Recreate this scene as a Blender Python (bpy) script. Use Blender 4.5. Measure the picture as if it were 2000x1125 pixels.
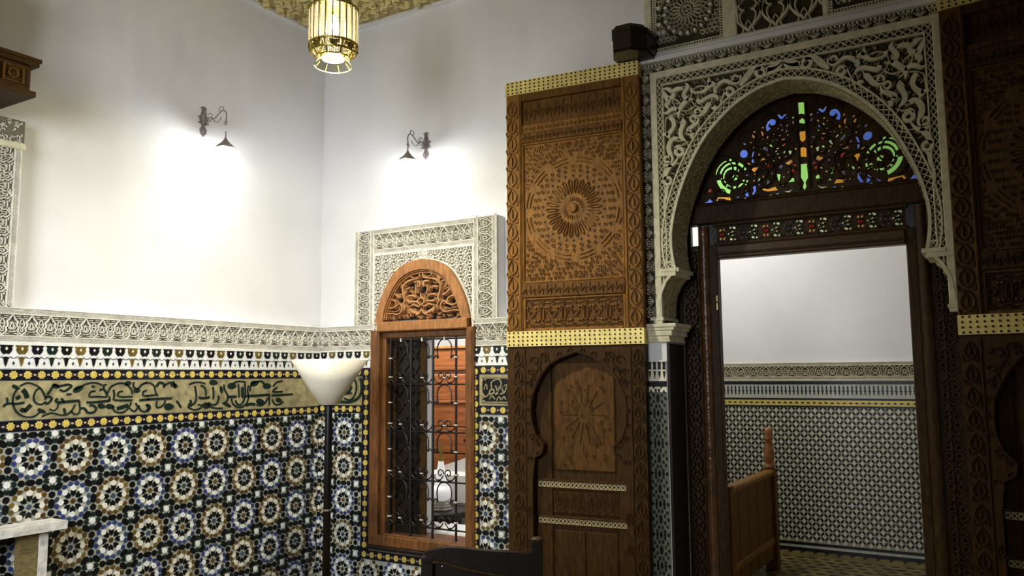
import bpy, math, random
from mathutils import Matrix, Vector
from mathutils.geometry import tessellate_polygon
random.seed(7)
for o in list(bpy.data.objects): bpy.data.objects.remove(o)
scene = bpy.context.scene
COL = scene.collection
PI = math.pi
sin, cos = math.sin, math.cos

# ------------------------------------------------------------ camera, world, light, exposure
cam_d = bpy.data.cameras.new('camera'); cam = bpy.data.objects.new('camera', cam_d); COL.objects.link(cam)
cam_d.sensor_width = 36.0; cam_d.lens = 1588.25 / 2000 * 36.0; cam_d.clip_start = 0.05; cam_d.clip_end = 100
cam.matrix_world = Matrix(((0.8552, 0.0613, 0.5144, 0), (0.5183, -0.0877, -0.8507, 0), (-0.0066, 0.9943, -0.1074, 1.6), (0, 0, 0, 1)))
yaw, pitch, roll = -0.543743, 0.107616, -0.00662
fwd = Vector((sin(yaw) * cos(pitch), cos(yaw) * cos(pitch), sin(pitch)))
rgt = Vector((cos(yaw), -sin(yaw), 0)); up = rgt.cross(fwd)
r_ = rgt * cos(roll) + up * sin(roll); u_ = -rgt * sin(roll) + up * cos(roll)
cam.matrix_world = Matrix(((r_.x, u_.x, -fwd.x, 0), (r_.y, u_.y, -fwd.y, 0), (r_.z, u_.z, -fwd.z, 1.6), (0, 0, 0, 1)))
scene.camera = cam
w = bpy.data.worlds.new('world'); scene.world = w; w.use_nodes = True
bg = w.node_tree.nodes['Background']; bg.inputs[0].default_value = (0.95, 0.96, 1.0, 1); bg.inputs[1].default_value = 0.07
vs = scene.view_settings
vs.view_transform = 'Standard'; vs.look = 'None'; vs.gamma = 1.0; vs.use_curve_mapping = False
vs.exposure = -0.15

def lamp(name, kind, loc, power, color=(1, 1, 1), size=0.05, rot=None, parent=None, **kw):
    d = bpy.data.lights.new(name, kind); d.energy = power; d.color = color
    if kind == 'AREA': d.size = size
    else: d.shadow_soft_size = size
    for k, v in kw.items(): setattr(d, k, v)
    o = bpy.data.objects.new(name, d); COL.objects.link(o); o.location = loc
    if rot: o.rotation_euler = rot
    if parent: o.parent = parent
    return o
WARM = (1.0, 0.93, 0.74); NEUT = (0.97, 0.98, 1.0)
# added area light for patio daylight behind the camera, beam narrowed onto left wall
lamp('patio_fill', 'AREA', (-2.0, -1.5, 2.6), 86, (0.92, 0.95, 1.0), 1.6, (math.radians(74), 0, math.radians(31)), spread=math.radians(95))
# ceiling lamp of the passage beyond the door, and of the small room beyond the window
lamp('passage_light', 'POINT', (-2.35, 6.55, 3.3), 72, (1.0, 0.985, 0.94), 0.12)
lamp('window_room_light', 'POINT', (-4.7, 6.05, 2.6), 120, (1.0, 0.97, 0.9), 0.12)

# ------------------------------------------------------------ materials
def lin(c):
    c = c / 255.0
    return c / 12.92 if c <= 0.04045 else ((c + 0.055) / 1.055) ** 2.4
def mat(name, rgb, rough=0.6, metal=0.0, var=0.0, vscale=8.0, bump=0.0, bscale=60.0, grain=None, spec=0.5, dark=0.55, coat=0.0, detail=4.0):
    m = bpy.data.materials.new(name); m.use_nodes = True
    nt = m.node_tree; b = nt.nodes['Principled BSDF']
    c = tuple(lin(x) for x in rgb) + (1,)
    b.inputs['Base Color'].default_value = c; b.inputs['Roughness'].default_value = rough
    b.inputs['Metallic'].default_value = metal; b.inputs['Specular IOR Level'].default_value = spec
    if coat: b.inputs['Coat Weight'].default_value = coat
    if var or bump:
        g = nt.nodes.new('ShaderNodeTexCoord') if grain else nt.nodes.new('ShaderNodeNewGeometry')
        src = g.outputs['Object'] if grain else g.outputs['Position']
        mp = nt.nodes.new('ShaderNodeMapping'); nt.links.new(src, mp.inputs[0])
        if grain: mp.inputs['Scale'].default_value = grain
    if var:
        n = nt.nodes.new('ShaderNodeTexNoise'); n.inputs['Scale'].default_value = vscale; n.inputs['Detail'].default_value = detail
        nt.links.new(mp.outputs[0], n.inputs['Vector'])
        r = nt.nodes.new('ShaderNodeValToRGB'); e = r.color_ramp.elements
        e[0].position = 0.32; e[1].position = 0.68
        e[0].color = tuple(x * (1 - var * dark * 2) if x * (1 - var * dark * 2) > 0 else 0 for x in c[:3]) + (1,)
        e[1].color = tuple(min(1, x * (1 + var * 0.5)) for x in c[:3]) + (1,)
        nt.links.new(n.outputs['Fac'], r.inputs[0]); nt.links.new(r.outputs[0], b.inputs['Base Color'])
    if bump:
        n2 = nt.nodes.new('ShaderNodeTexNoise'); n2.inputs['Scale'].default_value = bscale; n2.inputs['Detail'].default_value = 3
        nt.links.new(mp.outputs[0], n2.inputs['Vector'])
        bp = nt.nodes.new('ShaderNodeBump'); bp.inputs['Strength'].default_value = bump; bp.inputs['Distance'].default_value = 0.01
        nt.links.new(n2.outputs['Fac'], bp.inputs['Height']); nt.links.new(bp.outputs[0], b.inputs['Normal'])
    return m
def emat(name, rgb, strength):
    m = bpy.data.materials.new(name); m.use_nodes = True
    b = m.node_tree.nodes['Principled BSDF']; c = tuple(lin(x) for x in rgb) + (1,)
    b.inputs['Base Color'].default_value = c; b.inputs['Emission Color'].default_value = c; b.inputs['Emission Strength'].default_value = strength
    return m
def gmat(name, rgb, tint=0.85, frost=0.0):
    m = bpy.data.materials.new(name); m.use_nodes = True
    nt = m.node_tree; nt.nodes.remove(nt.nodes['Principled BSDF']); out = nt.nodes['Material Output']
    t = nt.nodes.new('ShaderNodeBsdfTransparent'); t.inputs[0].default_value = tuple(lin(x) for x in rgb) + (1,)
    g = nt.nodes.new('ShaderNodeBsdfGlossy'); g.inputs['Roughness'].default_value = 0.1
    tl = nt.nodes.new('ShaderNodeBsdfTranslucent'); tl.inputs[0].default_value = tuple(lin(x) for x in rgb) + (1,)
    m1 = nt.nodes.new('ShaderNodeMixShader'); m1.inputs[0].default_value = frost
    nt.links.new(t.outputs[0], m1.inputs[1]); nt.links.new(tl.outputs[0], m1.inputs[2])
    m2 = nt.nodes.new('ShaderNodeMixShader'); m2.inputs[0].default_value = 1 - tint if tint < 1 else 0
    m2.inputs[0].default_value = 0.04
    nt.links.new(m1.outputs[0], m2.inputs[1]); nt.links.new(g.outputs[0], m2.inputs[2]); nt.links.new(m2.outputs[0], out.inputs[0])
    return m
M = {
 'plaster': mat('white_plaster', (223, 223, 224), 0.8, var=0.05, vscale=2.0, bump=0.08, bscale=25),
 'stucco': mat('carved_stucco', (226, 223, 210), 0.85, var=0.16, vscale=14, bump=0.15, bscale=120),
 'ground': mat('stucco_shaded_ground', (112, 107, 92), 0.95, var=0.3, vscale=30, bump=0.4, bscale=160),  # recess shade and grime put into one darker stucco colour
 'ground2': mat('stucco_aged_shaded_ground', (64, 59, 38), 0.95, var=0.35, vscale=40, bump=0.5, bscale=160),  # deeper tone for older carving: dirt plus painted recess shade
 'stucco2': mat('aged_stucco', (216, 210, 180), 0.85, var=0.18, vscale=18, bump=0.15, bscale=120),
 'soffit': mat('aged_stucco_soffit', (184, 172, 128), 0.9, var=0.4, vscale=34, bump=0.8, bscale=90),
 'grout': mat('tile_grout', (176, 178, 166), 0.5, var=0.15, vscale=40),
 't_grey': mat('dark_tile_bed', (92, 95, 78), 0.5, var=0.3, vscale=40),  # grey-green bed, darker than the other grout
 't_white': mat('white_tile', (232, 234, 230), 0.22, var=0.12, vscale=30),
 't_cream': mat('cream_tile', (228, 222, 202), 0.22, var=0.15, vscale=30),
 't_black': mat('black_tile', (16, 19, 20), 0.3, var=0.3, vscale=30, spec=0.35),
 't_green': mat('dark_green_tile', (20, 40, 34), 0.28, var=0.4, vscale=30),
 't_blue': mat('blue_tile', (54, 66, 122), 0.22, var=0.45, vscale=25),
 't_slate': mat('slate_blue_tile', (58, 78, 100), 0.22, var=0.4, vscale=25),
 't_brown': mat('brown_tile', (94, 68, 28), 0.25, var=0.45, vscale=25),
 't_olive': mat('olive_tile', (110, 92, 42), 0.25, var=0.4, vscale=25),
 't_yellow': mat('yellow_tile', (210, 188, 98), 0.25, var=0.25, vscale=40),
 't_pink': mat('pinkish_tile', (190, 160, 140), 0.3, var=0.2, vscale=40),
 't_navy': mat('navy_tile', (15, 17, 30), 0.25, var=0.3, vscale=30),
 't_tan': mat('tan_panel_tile', (160, 150, 112), 0.45, var=0.38, vscale=16, bump=0.1, bscale=100),
 'wood': mat('carved_cedar', (132, 90, 32), 0.48, spec=0.22, var=0.42, vscale=9, grain=(6, 1.2, 6), bump=0.3, bscale=90),
 'wood_lo': mat('dark_cedar', (102, 68, 22), 0.5, spec=0.18, var=0.45, vscale=10, grain=(7, 1.2, 7), bump=0.3, bscale=90),
 'wood_dk': mat('old_dark_wood', (62, 42, 13), 0.42, spec=0.2, var=0.5, vscale=10, grain=(7, 1.5, 7), bump=0.25, bscale=70),
 'wood_or': mat('varnished_cedar', (164, 112, 62), 0.42, var=0.4, vscale=6, grain=(8, 1.5, 8), bump=0.15, bscale=60),
 'wood_cs': mat('shaded_casing_cedar', (116, 74, 36), 0.42, var=0.4, vscale=6, grain=(8, 1.5, 8), bump=0.15, bscale=60),  # darker copy of the arch wood, dimmer light of the casing in its colour
 'wood_lt': mat('highlit_carved_cedar', (186, 138, 90), 0.5, var=0.3, vscale=14, bump=0.2, bscale=60),  # tympanum carving, its highlights put into the colour
 'wood_red': mat('reddish_wood', (142, 82, 38), 0.5, var=0.4, vscale=4, grain=(1, 8, 8), bump=0.1, bscale=40),
 'wood_bk': mat('blackened_wood', (26, 18, 13), 0.32, var=0.3, vscale=12, bump=0.1, bscale=50),
 'hole': mat('recess_shade_wood', (22, 15, 9), 0.8),  # near black, shade of carved recesses painted as wood colour
 'brass': mat('brass_sheet', (226, 206, 126), 0.45, metal=0.35, var=0.15, vscale=16, bump=0.12, bscale=40),
 'brass_old': mat('aged_brass', (150, 132, 62), 0.4, metal=0.7, var=0.4, vscale=60),
 'stud': mat('dark_stud', (40, 28, 14), 0.45, metal=0.5),
 'iron': mat('wrought_iron', (18, 15, 13), 0.45, metal=0.3),
 'iron_tip': mat('bright_collar', (222, 216, 205), 0.35, metal=0.3),
 'sconce': mat('sconce_metal', (132, 122, 118), 0.5, metal=0.2, var=0.3, vscale=60),
 'shade': mat('cream_glass_shade', (244, 238, 218), 0.35, var=0.04, vscale=30),
 'bone': mat('bone_inlay', (172, 156, 110), 0.45, var=0.3, vscale=60),
 'white_old': mat('worn_white_paint', (214, 212, 204), 0.6, var=0.3, vscale=22, bump=0.2, bscale=60),
 'brown_old': mat('stained_wood', (120, 106, 66), 0.7, var=0.5, vscale=22, grain=(9, 1.5, 9)),
 'cloth': mat('white_cloth', (232, 230, 226), 0.9, bump=0.1, bscale=30),
 'silver': mat('silver_base', (200, 198, 190), 0.25, metal=0.7),
 'floor_y': mat('floor_tile', (112, 96, 46), 0.4, var=0.5, vscale=6),
 'pearl': mat('mother_of_pearl', (224, 222, 210), 0.25),
 'bulb': emat('lit_bulb', (255, 246, 222), 9.0),
 'glow': emat('lit_glass', (255, 250, 226), 2.6),
 'lampglass': emat('white_glass_body', (245, 246, 246), 0.35),
 'rod': mat('pale_gold_glass', (236, 222, 158), 0.18, metal=0.25, var=0.15, vscale=30),
 'wood_wk': mat('dark_shaded_cedar', (64, 42, 13), 0.55, spec=0.14, var=0.45, vscale=10, grain=(7, 1.2, 7), bump=0.3, bscale=90),  # dark cedar; weaker light on wicket and right leaf put into the colour
 'wood_wp': mat('shaded_cedar_panel', (88, 59, 21), 0.5, spec=0.16, var=0.45, vscale=10, grain=(7, 1.2, 7), bump=0.3, bscale=90),  # wicket panel and right leaf, their weaker light put into the colour
 'clear': gmat('clear_glass', (238, 238, 226)),
 'g_g': gmat('green_glass', (205, 246, 180)), 'g_b': gmat('blue_glass', (158, 182, 246)), 'g_a': gmat('amber_glass', (238, 200, 120)),
 'g_r': gmat('red_glass', (205, 90, 60)), 'g_w': gmat('pale_glass', (212, 226, 196)), 'g_p': gmat('peach_glass', (216, 182, 136)), 'g_s': gmat('smoke_glass', (140, 148, 165)),
}

def rodmat():
    m = bpy.data.materials.new('lit_glass_rod'); m.use_nodes = True; nt = m.node_tree; nt.nodes.remove(nt.nodes['Principled BSDF'])
    t = nt.nodes.new('ShaderNodeBsdfTransparent'); t.inputs[0].default_value = (.96, .92, .78, 1)
    e = nt.nodes.new('ShaderNodeEmission'); e.inputs[0].default_value = (1, .93, .66, 1); e.inputs[1].default_value = 1.15
    x = nt.nodes.new('ShaderNodeMixShader'); x.inputs[0].default_value = .6
    nt.links.new(t.outputs[0], x.inputs[1]); nt.links.new(e.outputs[0], x.inputs[2]); nt.links.new(x.outputs[0], nt.nodes['Material Output'].inputs[0]); return m
M['rodglass'] = rodmat()
# ------------------------------------------------------------ mesh builder
def cr(pts, n=4, closed=False):
    """Catmull-Rom through points of any dimension"""
    P = [tuple(p) for p in pts]; out = []; L = len(P)
    rng = range(L) if closed else range(L - 1)
    for i in rng:
        p1, p2 = P[i], P[(i + 1) % L]
        p0 = P[i - 1] if (i > 0 or closed) else p1
        p3 = P[(i + 2) % L] if (i + 2 < L or closed) else p2
        for k in range(n):
            t = k / n
            out.append(tuple(0.5 * (2 * b + (c - a) * t + (2 * a - 5 * b + 4 * c - d) * t * t + (3 * b - a - 3 * c + d) * t ** 3) for a, b, c, d in zip(p0, p1, p2, p3)))
    if not closed: out.append(P[-1])
    return out
class MB:
    def __init__(s, mirror=None): s.v = []; s.f = []; s.mirror = mirror
    def add(s, v, f):
        o = len(s.v); s.v += v; s.f += [tuple(i + o for i in q) for q in f]
    def box(s, a0, a1, b0, b1, c0, c1):
        s.add([(a0, b0, c0), (a1, b0, c0), (a1, b1, c0), (a0, b1, c0), (a0, b0, c1), (a1, b0, c1), (a1, b1, c1), (a0, b1, c1)],
              [(3, 2, 1, 0), (4, 5, 6, 7), (0, 1, 5, 4), (1, 2, 6, 5), (2, 3, 7, 6), (3, 0, 4, 7)])
        return s
    def bbox(s, a0, a1, b0, b1, c0, c1, e=0.006):
        """box whose front (c1) edges are chamfered"""
        e = min(e, (a1 - a0) * .45, (b1 - b0) * .45)
        s.add([(a0, b0, c0), (a1, b0, c0), (a1, b1, c0), (a0, b1, c0), (a0, b0, c1 - e), (a1, b0, c1 - e), (a1, b1, c1 - e), (a0, b1, c1 - e),
               (a0 + e, b0 + e, c1), (a1 - e, b0 + e, c1), (a1 - e, b1 - e, c1), (a0 + e, b1 - e, c1)],
              [(3, 2, 1, 0), (8, 9, 10, 11), (0, 1, 5, 4), (1, 2, 6, 5), (2, 3, 7, 6), (3, 0, 4, 7), (4, 5, 9, 8), (5, 6, 10, 9), (6, 7, 11, 10), (7, 4, 8, 11)])
        return s
    def prism(s, poly, c0, c1, inset=0.0, back=True):
        A = sum(poly[i - 1][0] * poly[i][1] - poly[i][0] * poly[i - 1][1] for i in range(len(poly)))
        if A < 0: poly = poly[::-1]
        n = len(poly); cx = sum(p[0] for p in poly) / n; cy = sum(p[1] for p in poly) / n
        k = 1 - inset
        v = [(x, y, c0) for x, y in poly] + [(cx + (x - cx) * k, cy + (y - cy) * k, c1) for x, y in poly]
        f = [(i, (i + 1) % n, n + (i + 1) % n, n + i) for i in range(n)] + [tuple(range(n, 2 * n))]
        if back: f.append(tuple(range(n - 1, -1, -1)))
        s.add(v, f); return s
    def plate(s, outer, holes, c0, c1):
        loops = [outer] + list(holes); flat = [p for l in loops for p in l]; n = len(flat)
        tri = tessellate_polygon([[Vector((x, y, 0)) for x, y in l] for l in loops])
        v = [(x, y, c1) for x, y in flat] + [(x, y, c0) for x, y in flat]; f = []
        for a, b, c in tri:
            (x1, y1), (x2, y2), (x3, y3) = flat[a], flat[b], flat[c]
            if (x2 - x1) * (y3 - y1) - (x3 - x1) * (y2 - y1) < 0: b, c = c, b
            f.append((a, b, c)); f.append((n + a, n + c, n + b))
        o = 0
        for li, l in enumerate(loops):
            A = sum(l[i - 1][0] * l[i][1] - l[i][0] * l[i - 1][1] for i in range(len(l)))
            ccw = A > 0
            for i in range(len(l)):
                a, b = o + i, o + (i + 1) % len(l)
                q = (a, n + a, n + b, b)
                if ccw != (li == 0): q = q[::-1]
                f.append(q)
            o += len(l)
        s.add(v, f); return s
    def ribbon(s, pts, width, c0, c1, closed=False, top=0.55):
        P = [(p[0], p[1], (p[2] if len(p) > 2 else width)) for p in pts]; n = len(P)
        if n < 2: return s
        v = []
        for i in range(n):
            a = P[i - 1] if (i > 0 or closed) else P[i]; b = P[(i + 1) % n] if (i < n - 1 or closed) else P[i]
            dx, dy = b[0] - a[0], b[1] - a[1]; L = math.hypot(dx, dy) or 1e-9
            nx, ny = -dy / L, dx / L; h = P[i][2] / 2; x, y = P[i][:2]
            v += [(x + nx * h, y + ny * h, c0), (x + nx * h * top, y + ny * h * top, c1), (x - nx * h * top, y - ny * h * top, c1), (x - nx * h, y - ny * h, c0)]
        f = []
        for i in range(n if closed else n - 1):
            a, b = 4 * i, 4 * ((i + 1) % n)
            for k in range(3): f.append((a + k + 1, b + k + 1, b + k, a + k)[::-1] if False else (a + k, a + k + 1, b + k + 1, b + k))
        if not closed: f.append((3, 2, 1, 0)); e = 4 * (n - 1); f.append((e, e + 1, e + 2, e + 3))
        s.add(v, f); return s
    def tube(s, pts, r, n=6, closed=False):
        P = [Vector(p) for p in pts]; L = len(P); o = len(s.v); v = []
        ref = None
        for i in range(L):
            a = P[i - 1] if (i > 0 or closed) else P[i]; b = P[(i + 1) % L] if (i < L - 1 or closed) else P[i]
            t = (b - a).normalized()
            if ref is None: ref = t.orthogonal().normalized()
            ref = (ref - t * ref.dot(t)); ref = ref.normalized() if ref.length > 1e-6 else t.orthogonal().normalized()
            bn = t.cross(ref); rr = r[i] if isinstance(r, (list, tuple)) else r
            for k in range(n):
                q = P[i] + (ref * cos(2 * PI * k / n) + bn * sin(2 * PI * k / n)) * rr; v.append(tuple(q))
        f = []
        for i in range(L if closed else L - 1):
            a, b = i * n, ((i + 1) % L) * n
            for k in range(n): f.append((a + k, a + (k + 1) % n, b + (k + 1) % n, b + k))
        if not closed: f.append(tuple(range(n - 1, -1, -1))); f.append(tuple(range((L - 1) * n, L * n)))
        s.add(v, f); return s
    def lathe(s, prof, n=16, c=(0, 0), star=None):
        v = []; f = []
        for r, z in prof:
            for k in range(n):
                rr = r * (star[k % len(star)] if star else 1)
                v.append((c[0] + rr * cos(2 * PI * k / n), c[1] + rr * sin(2 * PI * k / n), z))
        for i in range(len(prof) - 1):
            for k in range(n): f.append((i * n + k, i * n + (k + 1) % n, (i + 1) * n + (k + 1) % n, (i + 1) * n + k))
        f.append(tuple(range(n - 1, -1, -1))); f.append(tuple(range((len(prof) - 1) * n, len(prof) * n)))
        s.add(v, f); return s
    def dome(s, x, y, r, h, c0, n=6):
        v = [(x + r * cos(2 * PI * k / n), y + r * sin(2 * PI * k / n), c0) for k in range(n)] + [(x + .6 * r * cos(2 * PI * k / n), y + .6 * r * sin(2 * PI * k / n), c0 + h) for k in range(n)]
        s.add(v, [(k, (k + 1) % n, n + (k + 1) % n, n + k) for k in range(n)] + [tuple(range(n, 2 * n))]); return s
    def mesh(s, name, m, smooth=False):
        me = bpy.data.meshes.new(name); v, f = s.v, s.f
        if s.mirror is not None: v = [(s.mirror - a, b, c) for a, b, c in v]; f = [q[::-1] for q in f]
        me.from_pydata(v, [], f); me.materials.append(m)
        if smooth: me.polygons.foreach_set('use_smooth', [True] * len(me.polygons))
        me.update(); return me
    def build(s, name, m, parent=None, frame=None, kind=None, label=None, smooth=False):
        return put(s.mesh(name, m, smooth), name, parent, frame, kind, label)
def put(me, name, parent=None, frame=None, kind=None, label=None):
    o = bpy.data.objects.new(name, me); COL.objects.link(o)
    if parent: o.parent = parent
    if frame is not None: o.matrix_basis = frame
    if kind: o['kind'] = kind
    if label: o['label'] = label
    return o
def empty(name, frame=None, kind=None):
    o = bpy.data.objects.new(name, None); COL.objects.link(o); o.empty_display_size = 0.1
    if frame is not None: o.matrix_basis = frame
    if kind: o['kind'] = kind
    return o
def tag(o, label, cat, group=None):
    o['label'] = label; o['category'] = cat
    if group: o['group'] = group
    return o
def T(u, v, w=0, rot=0, s=1):
    return Matrix.Translation((u, v, w)) @ Matrix.Rotation(rot, 4, 'Z') @ Matrix.Scale(s, 4)
def dec(l): return [(l[i] / 1000, l[i + 1] / 1000, l[i + 2] / 1000) for i in range(0, len(l), 3)]
def dec2(l): return [(l[i] / 1000, l[i + 1] / 1000) for i in range(0, len(l), 2)]
def poly_n(n, r, a0=0, r2=None, cx=0, cy=0, ex=1):
    k = n * 2 if r2 else n
    return [(cx + ex * (r2 if (r2 and i % 2) else r) * cos(a0 + 2 * PI * i / k), cy + (r2 if (r2 and i % 2) else r) * sin(a0 + 2 * PI * i / k)) for i in range(k)]
XA, YB, YF = -4.9, 5.0, 7.88
FA = Matrix(((0, 0, 1, XA), (1, 0, 0, 0), (0, 1, 0, 0), (0, 0, 0, 1)))
FB = Matrix(((1, 0, 0, 0), (0, 0, -1, YB), (0, 1, 0, 0), (0, 0, 0, 1)))
FF = Matrix(((1, 0, 0, 0), (0, 0, -1, YF), (0, 1, 0, 0), (0, 0, 0, 1)))
ZC = 4.62
REC = -0.12
LANT, SCON = 270.0, 13.0
SP=[[-1842,3486,6,-1837,3459,27,-1817,3425,30,-1806,3394,33,-1818,3373,30,-1807,3350,7],[-1839,3489,6,-1809,3483,24,-1777,3459,27,-1750,3469,29,-1720,3469,23,-1703,3457,8],[-1805,3420,18,-1778,3421,30,-1765,3445,24],[-1687,3500,5,-1670,3474,23,-1689,3445,26,-1701,3418,26,-1681,3388,35,-1700,3363,32,-1724,3338,29,-1739,3317,29,-1738,3270,6],[-1635,3385,5,-1664,3382,17,-1681,3388,23],[-1853,3329,7,-1820,3320,18,-1795,3336,27,-1765,3342,26,-1739,3317,18],[-1639,3453,12,-1645,3437,17,-1611,3421,13,-1565,3421,20,-1536,3442,26,-1512,3457,40,-1479,3442,8],[-1528,3504,6,-1529,3475,23,-1518,3456,23],[-1486,3395,23,-1491,3422,25,-1462,3450,25,-1428,3463,22,-1389,3447,25,-1357,3438,28,-1331,3458,22,-1325,3480,8],[-1422,3402,17,-1436,3377,10,-1455,3323,6,-1478,3299,7,-1495,3297,28,-1518,3298,6],[-1609,3375,23,-1596,3355,29,-1567,3364,23,-1532,3378,26,-1498,3380,25,-1476,3361,14,-1480,3342,5],[-1519,3330,17,-1536,3327,34,-1551,3307,31,-1569,3281,29,-1598,3269,26,-1618,3281,17],[-1610,3254,14,-1614,3226,26,-1647,3202,26,-1676,3184,29,-1665,3165,26,-1694,3170,5],[-1797,3289,27,-1779,3266,29,-1772,3229,26,-1790,3197,26,-1812,3172,35,-1801,3144,6],[-1854,3181,6,-1830,3178,21,-1812,3178,24],[-1721,3250,41,-1707,3236,35,-1719,3203,29,-1729,3170,29,-1718,3133,23,-1693,3112,5],[-1757,3128,29,-1774,3142,23,-1802,3118,32,-1812,3078,32,-1801,3036,29,-1793,3006,26,-1805,2987,23],[-1770,3066,15,-1755,3087,12,-1714,3087,6,-1678,3107,3],[-1841,2975,15,-1812,2962,23,-1776,2974,20,-1748,3014,6],[-1648,3157,26,-1654,3135,26,-1643,3121,6],[-1375,3382,20,-1378,3372,20,-1385,3365,20,-1394,3363,20,-1404,3364,20,-1413,3371,20,-1419,3380,20,-1421,3391,20,-1419,3401,20,-1412,3408,20,-1403,3411,20,-1392,3409,20,-1383,3402,20,-1377,3393,20,-1375,3382,20],[-1592,3291,13,-1594,3284,13,-1599,3279,13,-1606,3277,13,-1613,3278,13,-1620,3282,13,-1625,3289,13,-1626,3297,13,-1624,3304,13,-1619,3309,13,-1612,3311,13,-1605,3310,13,-1598,3306,13,-1593,3299,13,-1592,3291,13],[-1619,3247,14,-1621,3238,14,-1627,3232,14,-1635,3230,14,-1644,3231,14,-1652,3237,14,-1658,3245,14,-1659,3254,14,-1657,3262,14,-1651,3268,14,-1643,3271,14,-1634,3269,14,-1626,3264,14,-1621,3256,14,-1619,3247,14],[-1804,3005,15,-1806,2997,15,-1811,2991,15,-1819,2989,15,-1827,2990,15,-1835,2994,15,-1840,3002,15,-1842,3010,15,-1839,3018,15,-1834,3024,15,-1826,3026,15,-1818,3025,15,-1810,3020,15,-1805,3013,15,-1804,3005,15],[-1717,3044,22,-1720,3034,22,-1727,3026,22,-1737,3023,22,-1748,3025,22,-1757,3031,22,-1764,3040,22,-1766,3051,22,-1763,3061,22,-1756,3069,22,-1746,3072,22,-1735,3070,22,-1726,3064,22,-1719,3055,22,-1717,3044,22],[-1798,2966,22,-1817,2946,30,-1835,2916,30,-1850,2874,26],[-1802,2860,19,-1805,2851,19,-1811,2843,19,-1821,2840,19,-1832,2841,19,-1841,2847,19,-1848,2856,19,-1850,2867,19,-1847,2876,19,-1840,2884,19,-1831,2887,19,-1820,2885,19,-1810,2880,19,-1804,2871,19,-1802,2860,19],[-1817,2830,11,-1833,2813,22,-1837,2770,22,-1850,2721,16,-1851,2677,15,-1849,2641,7],[-1176,3467,21,-1179,3455,21,-1187,3447,21,-1198,3444,21,-1210,3446,21,-1221,3454,21,-1228,3465,21,-1230,3478,21,-1227,3490,21,-1219,3498,21,-1208,3501,21,-1196,3499,21,-1185,3491,21,-1178,3480,21,-1176,3467,21],[-1329,3413,19,-1293,3455,39,-1248,3500,35,-1197,3507,30],[-1173,3475,26,-1123,3491,42,-1069,3508,10],[-1338,3460,14,-1340,3452,14,-1346,3446,14,-1354,3444,14,-1362,3446,14,-1370,3451,14,-1375,3459,14,-1376,3468,14,-1374,3476,14,-1368,3481,14,-1361,3484,14,-1352,3482,14,-1345,3477,14,-1340,3469,14,-1338,3460,14],[-1060,3509,8,-1041,3483,30,-1005,3471,38,-970,3478,33]]
SV=[[-1623,3356,5,-1636,3336,5,-1655,3322,5,-1678,3315,5,-1703,3317,5,-1728,3325,5,-1750,3341,5,-1767,3362,5,-1778,3387,5,-1781,3413,5,-1776,3437,5,-1764,3458,5,-1746,3472,5,-1723,3480,5,-1698,3479,5,-1673,3471,5,-1651,3456,5,-1633,3435,5,-1622,3411,5],[-1512,3377,5,-1516,3355,5,-1528,3337,5,-1544,3324,5,-1565,3318,5,-1587,3319,5,-1610,3327,5,-1629,3342,5,-1644,3362,5,-1653,3385,5,-1654,3408,5,-1649,3429,5,-1636,3447,5,-1619,3459,5,-1597,3463,5,-1574,3461,5,-1553,3451,5,-1534,3435,5,-1520,3414,5],[-1374,3434,5,-1361,3421,5,-1351,3405,5,-1345,3388,5,-1344,3371,5,-1347,3354,5,-1354,3339,5,-1364,3327,5,-1378,3319,5,-1394,3316,5,-1411,3316,5,-1427,3322,5,-1443,3331,5,-1456,3344,5,-1466,3360,5],[-1707,3127,5,-1730,3121,5,-1754,3122,5,-1778,3129,5,-1801,3142,5,-1820,3160,5,-1835,3181,5,-1844,3205,5,-1846,3230,5,-1842,3254,5,-1832,3275,5,-1816,3292,5,-1796,3303,5,-1773,3308,5,-1749,3307,5,-1724,3300,5,-1702,3286,5],[-1636,3261,5,-1623,3249,5,-1614,3234,5,-1608,3218,5,-1606,3201,5,-1609,3186,5,-1616,3171,5,-1626,3160,5,-1639,3152,5,-1655,3148,5,-1671,3149,5,-1688,3154,5,-1703,3163,5],[-1804,3141,5,-1783,3146,5,-1761,3146,5,-1739,3140,5,-1719,3130,5,-1701,3114,5,-1688,3096,5,-1679,3075,5,-1675,3053,5,-1676,3032,5,-1683,3012,5,-1695,2996,5,-1711,2983,5,-1730,2975,5,-1751,2972,5,-1773,2974,5,-1794,2982,5],[-1463,3342,5,-1457,3326,5,-1456,3309,5,-1458,3293,5,-1463,3278,5,-1473,3266,5,-1485,3256,5,-1500,3251,5,-1515,3249,5,-1532,3252,5,-1548,3259,5],[-1804,3349,5,-1808,3362,5,-1809,3374,5,-1806,3386,5,-1799,3395,5,-1789,3402,5,-1777,3405,5,-1765,3404,5,-1752,3399,5,-1742,3391,5,-1733,3381,5,-1728,3368,5,-1726,3356,5]]
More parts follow.
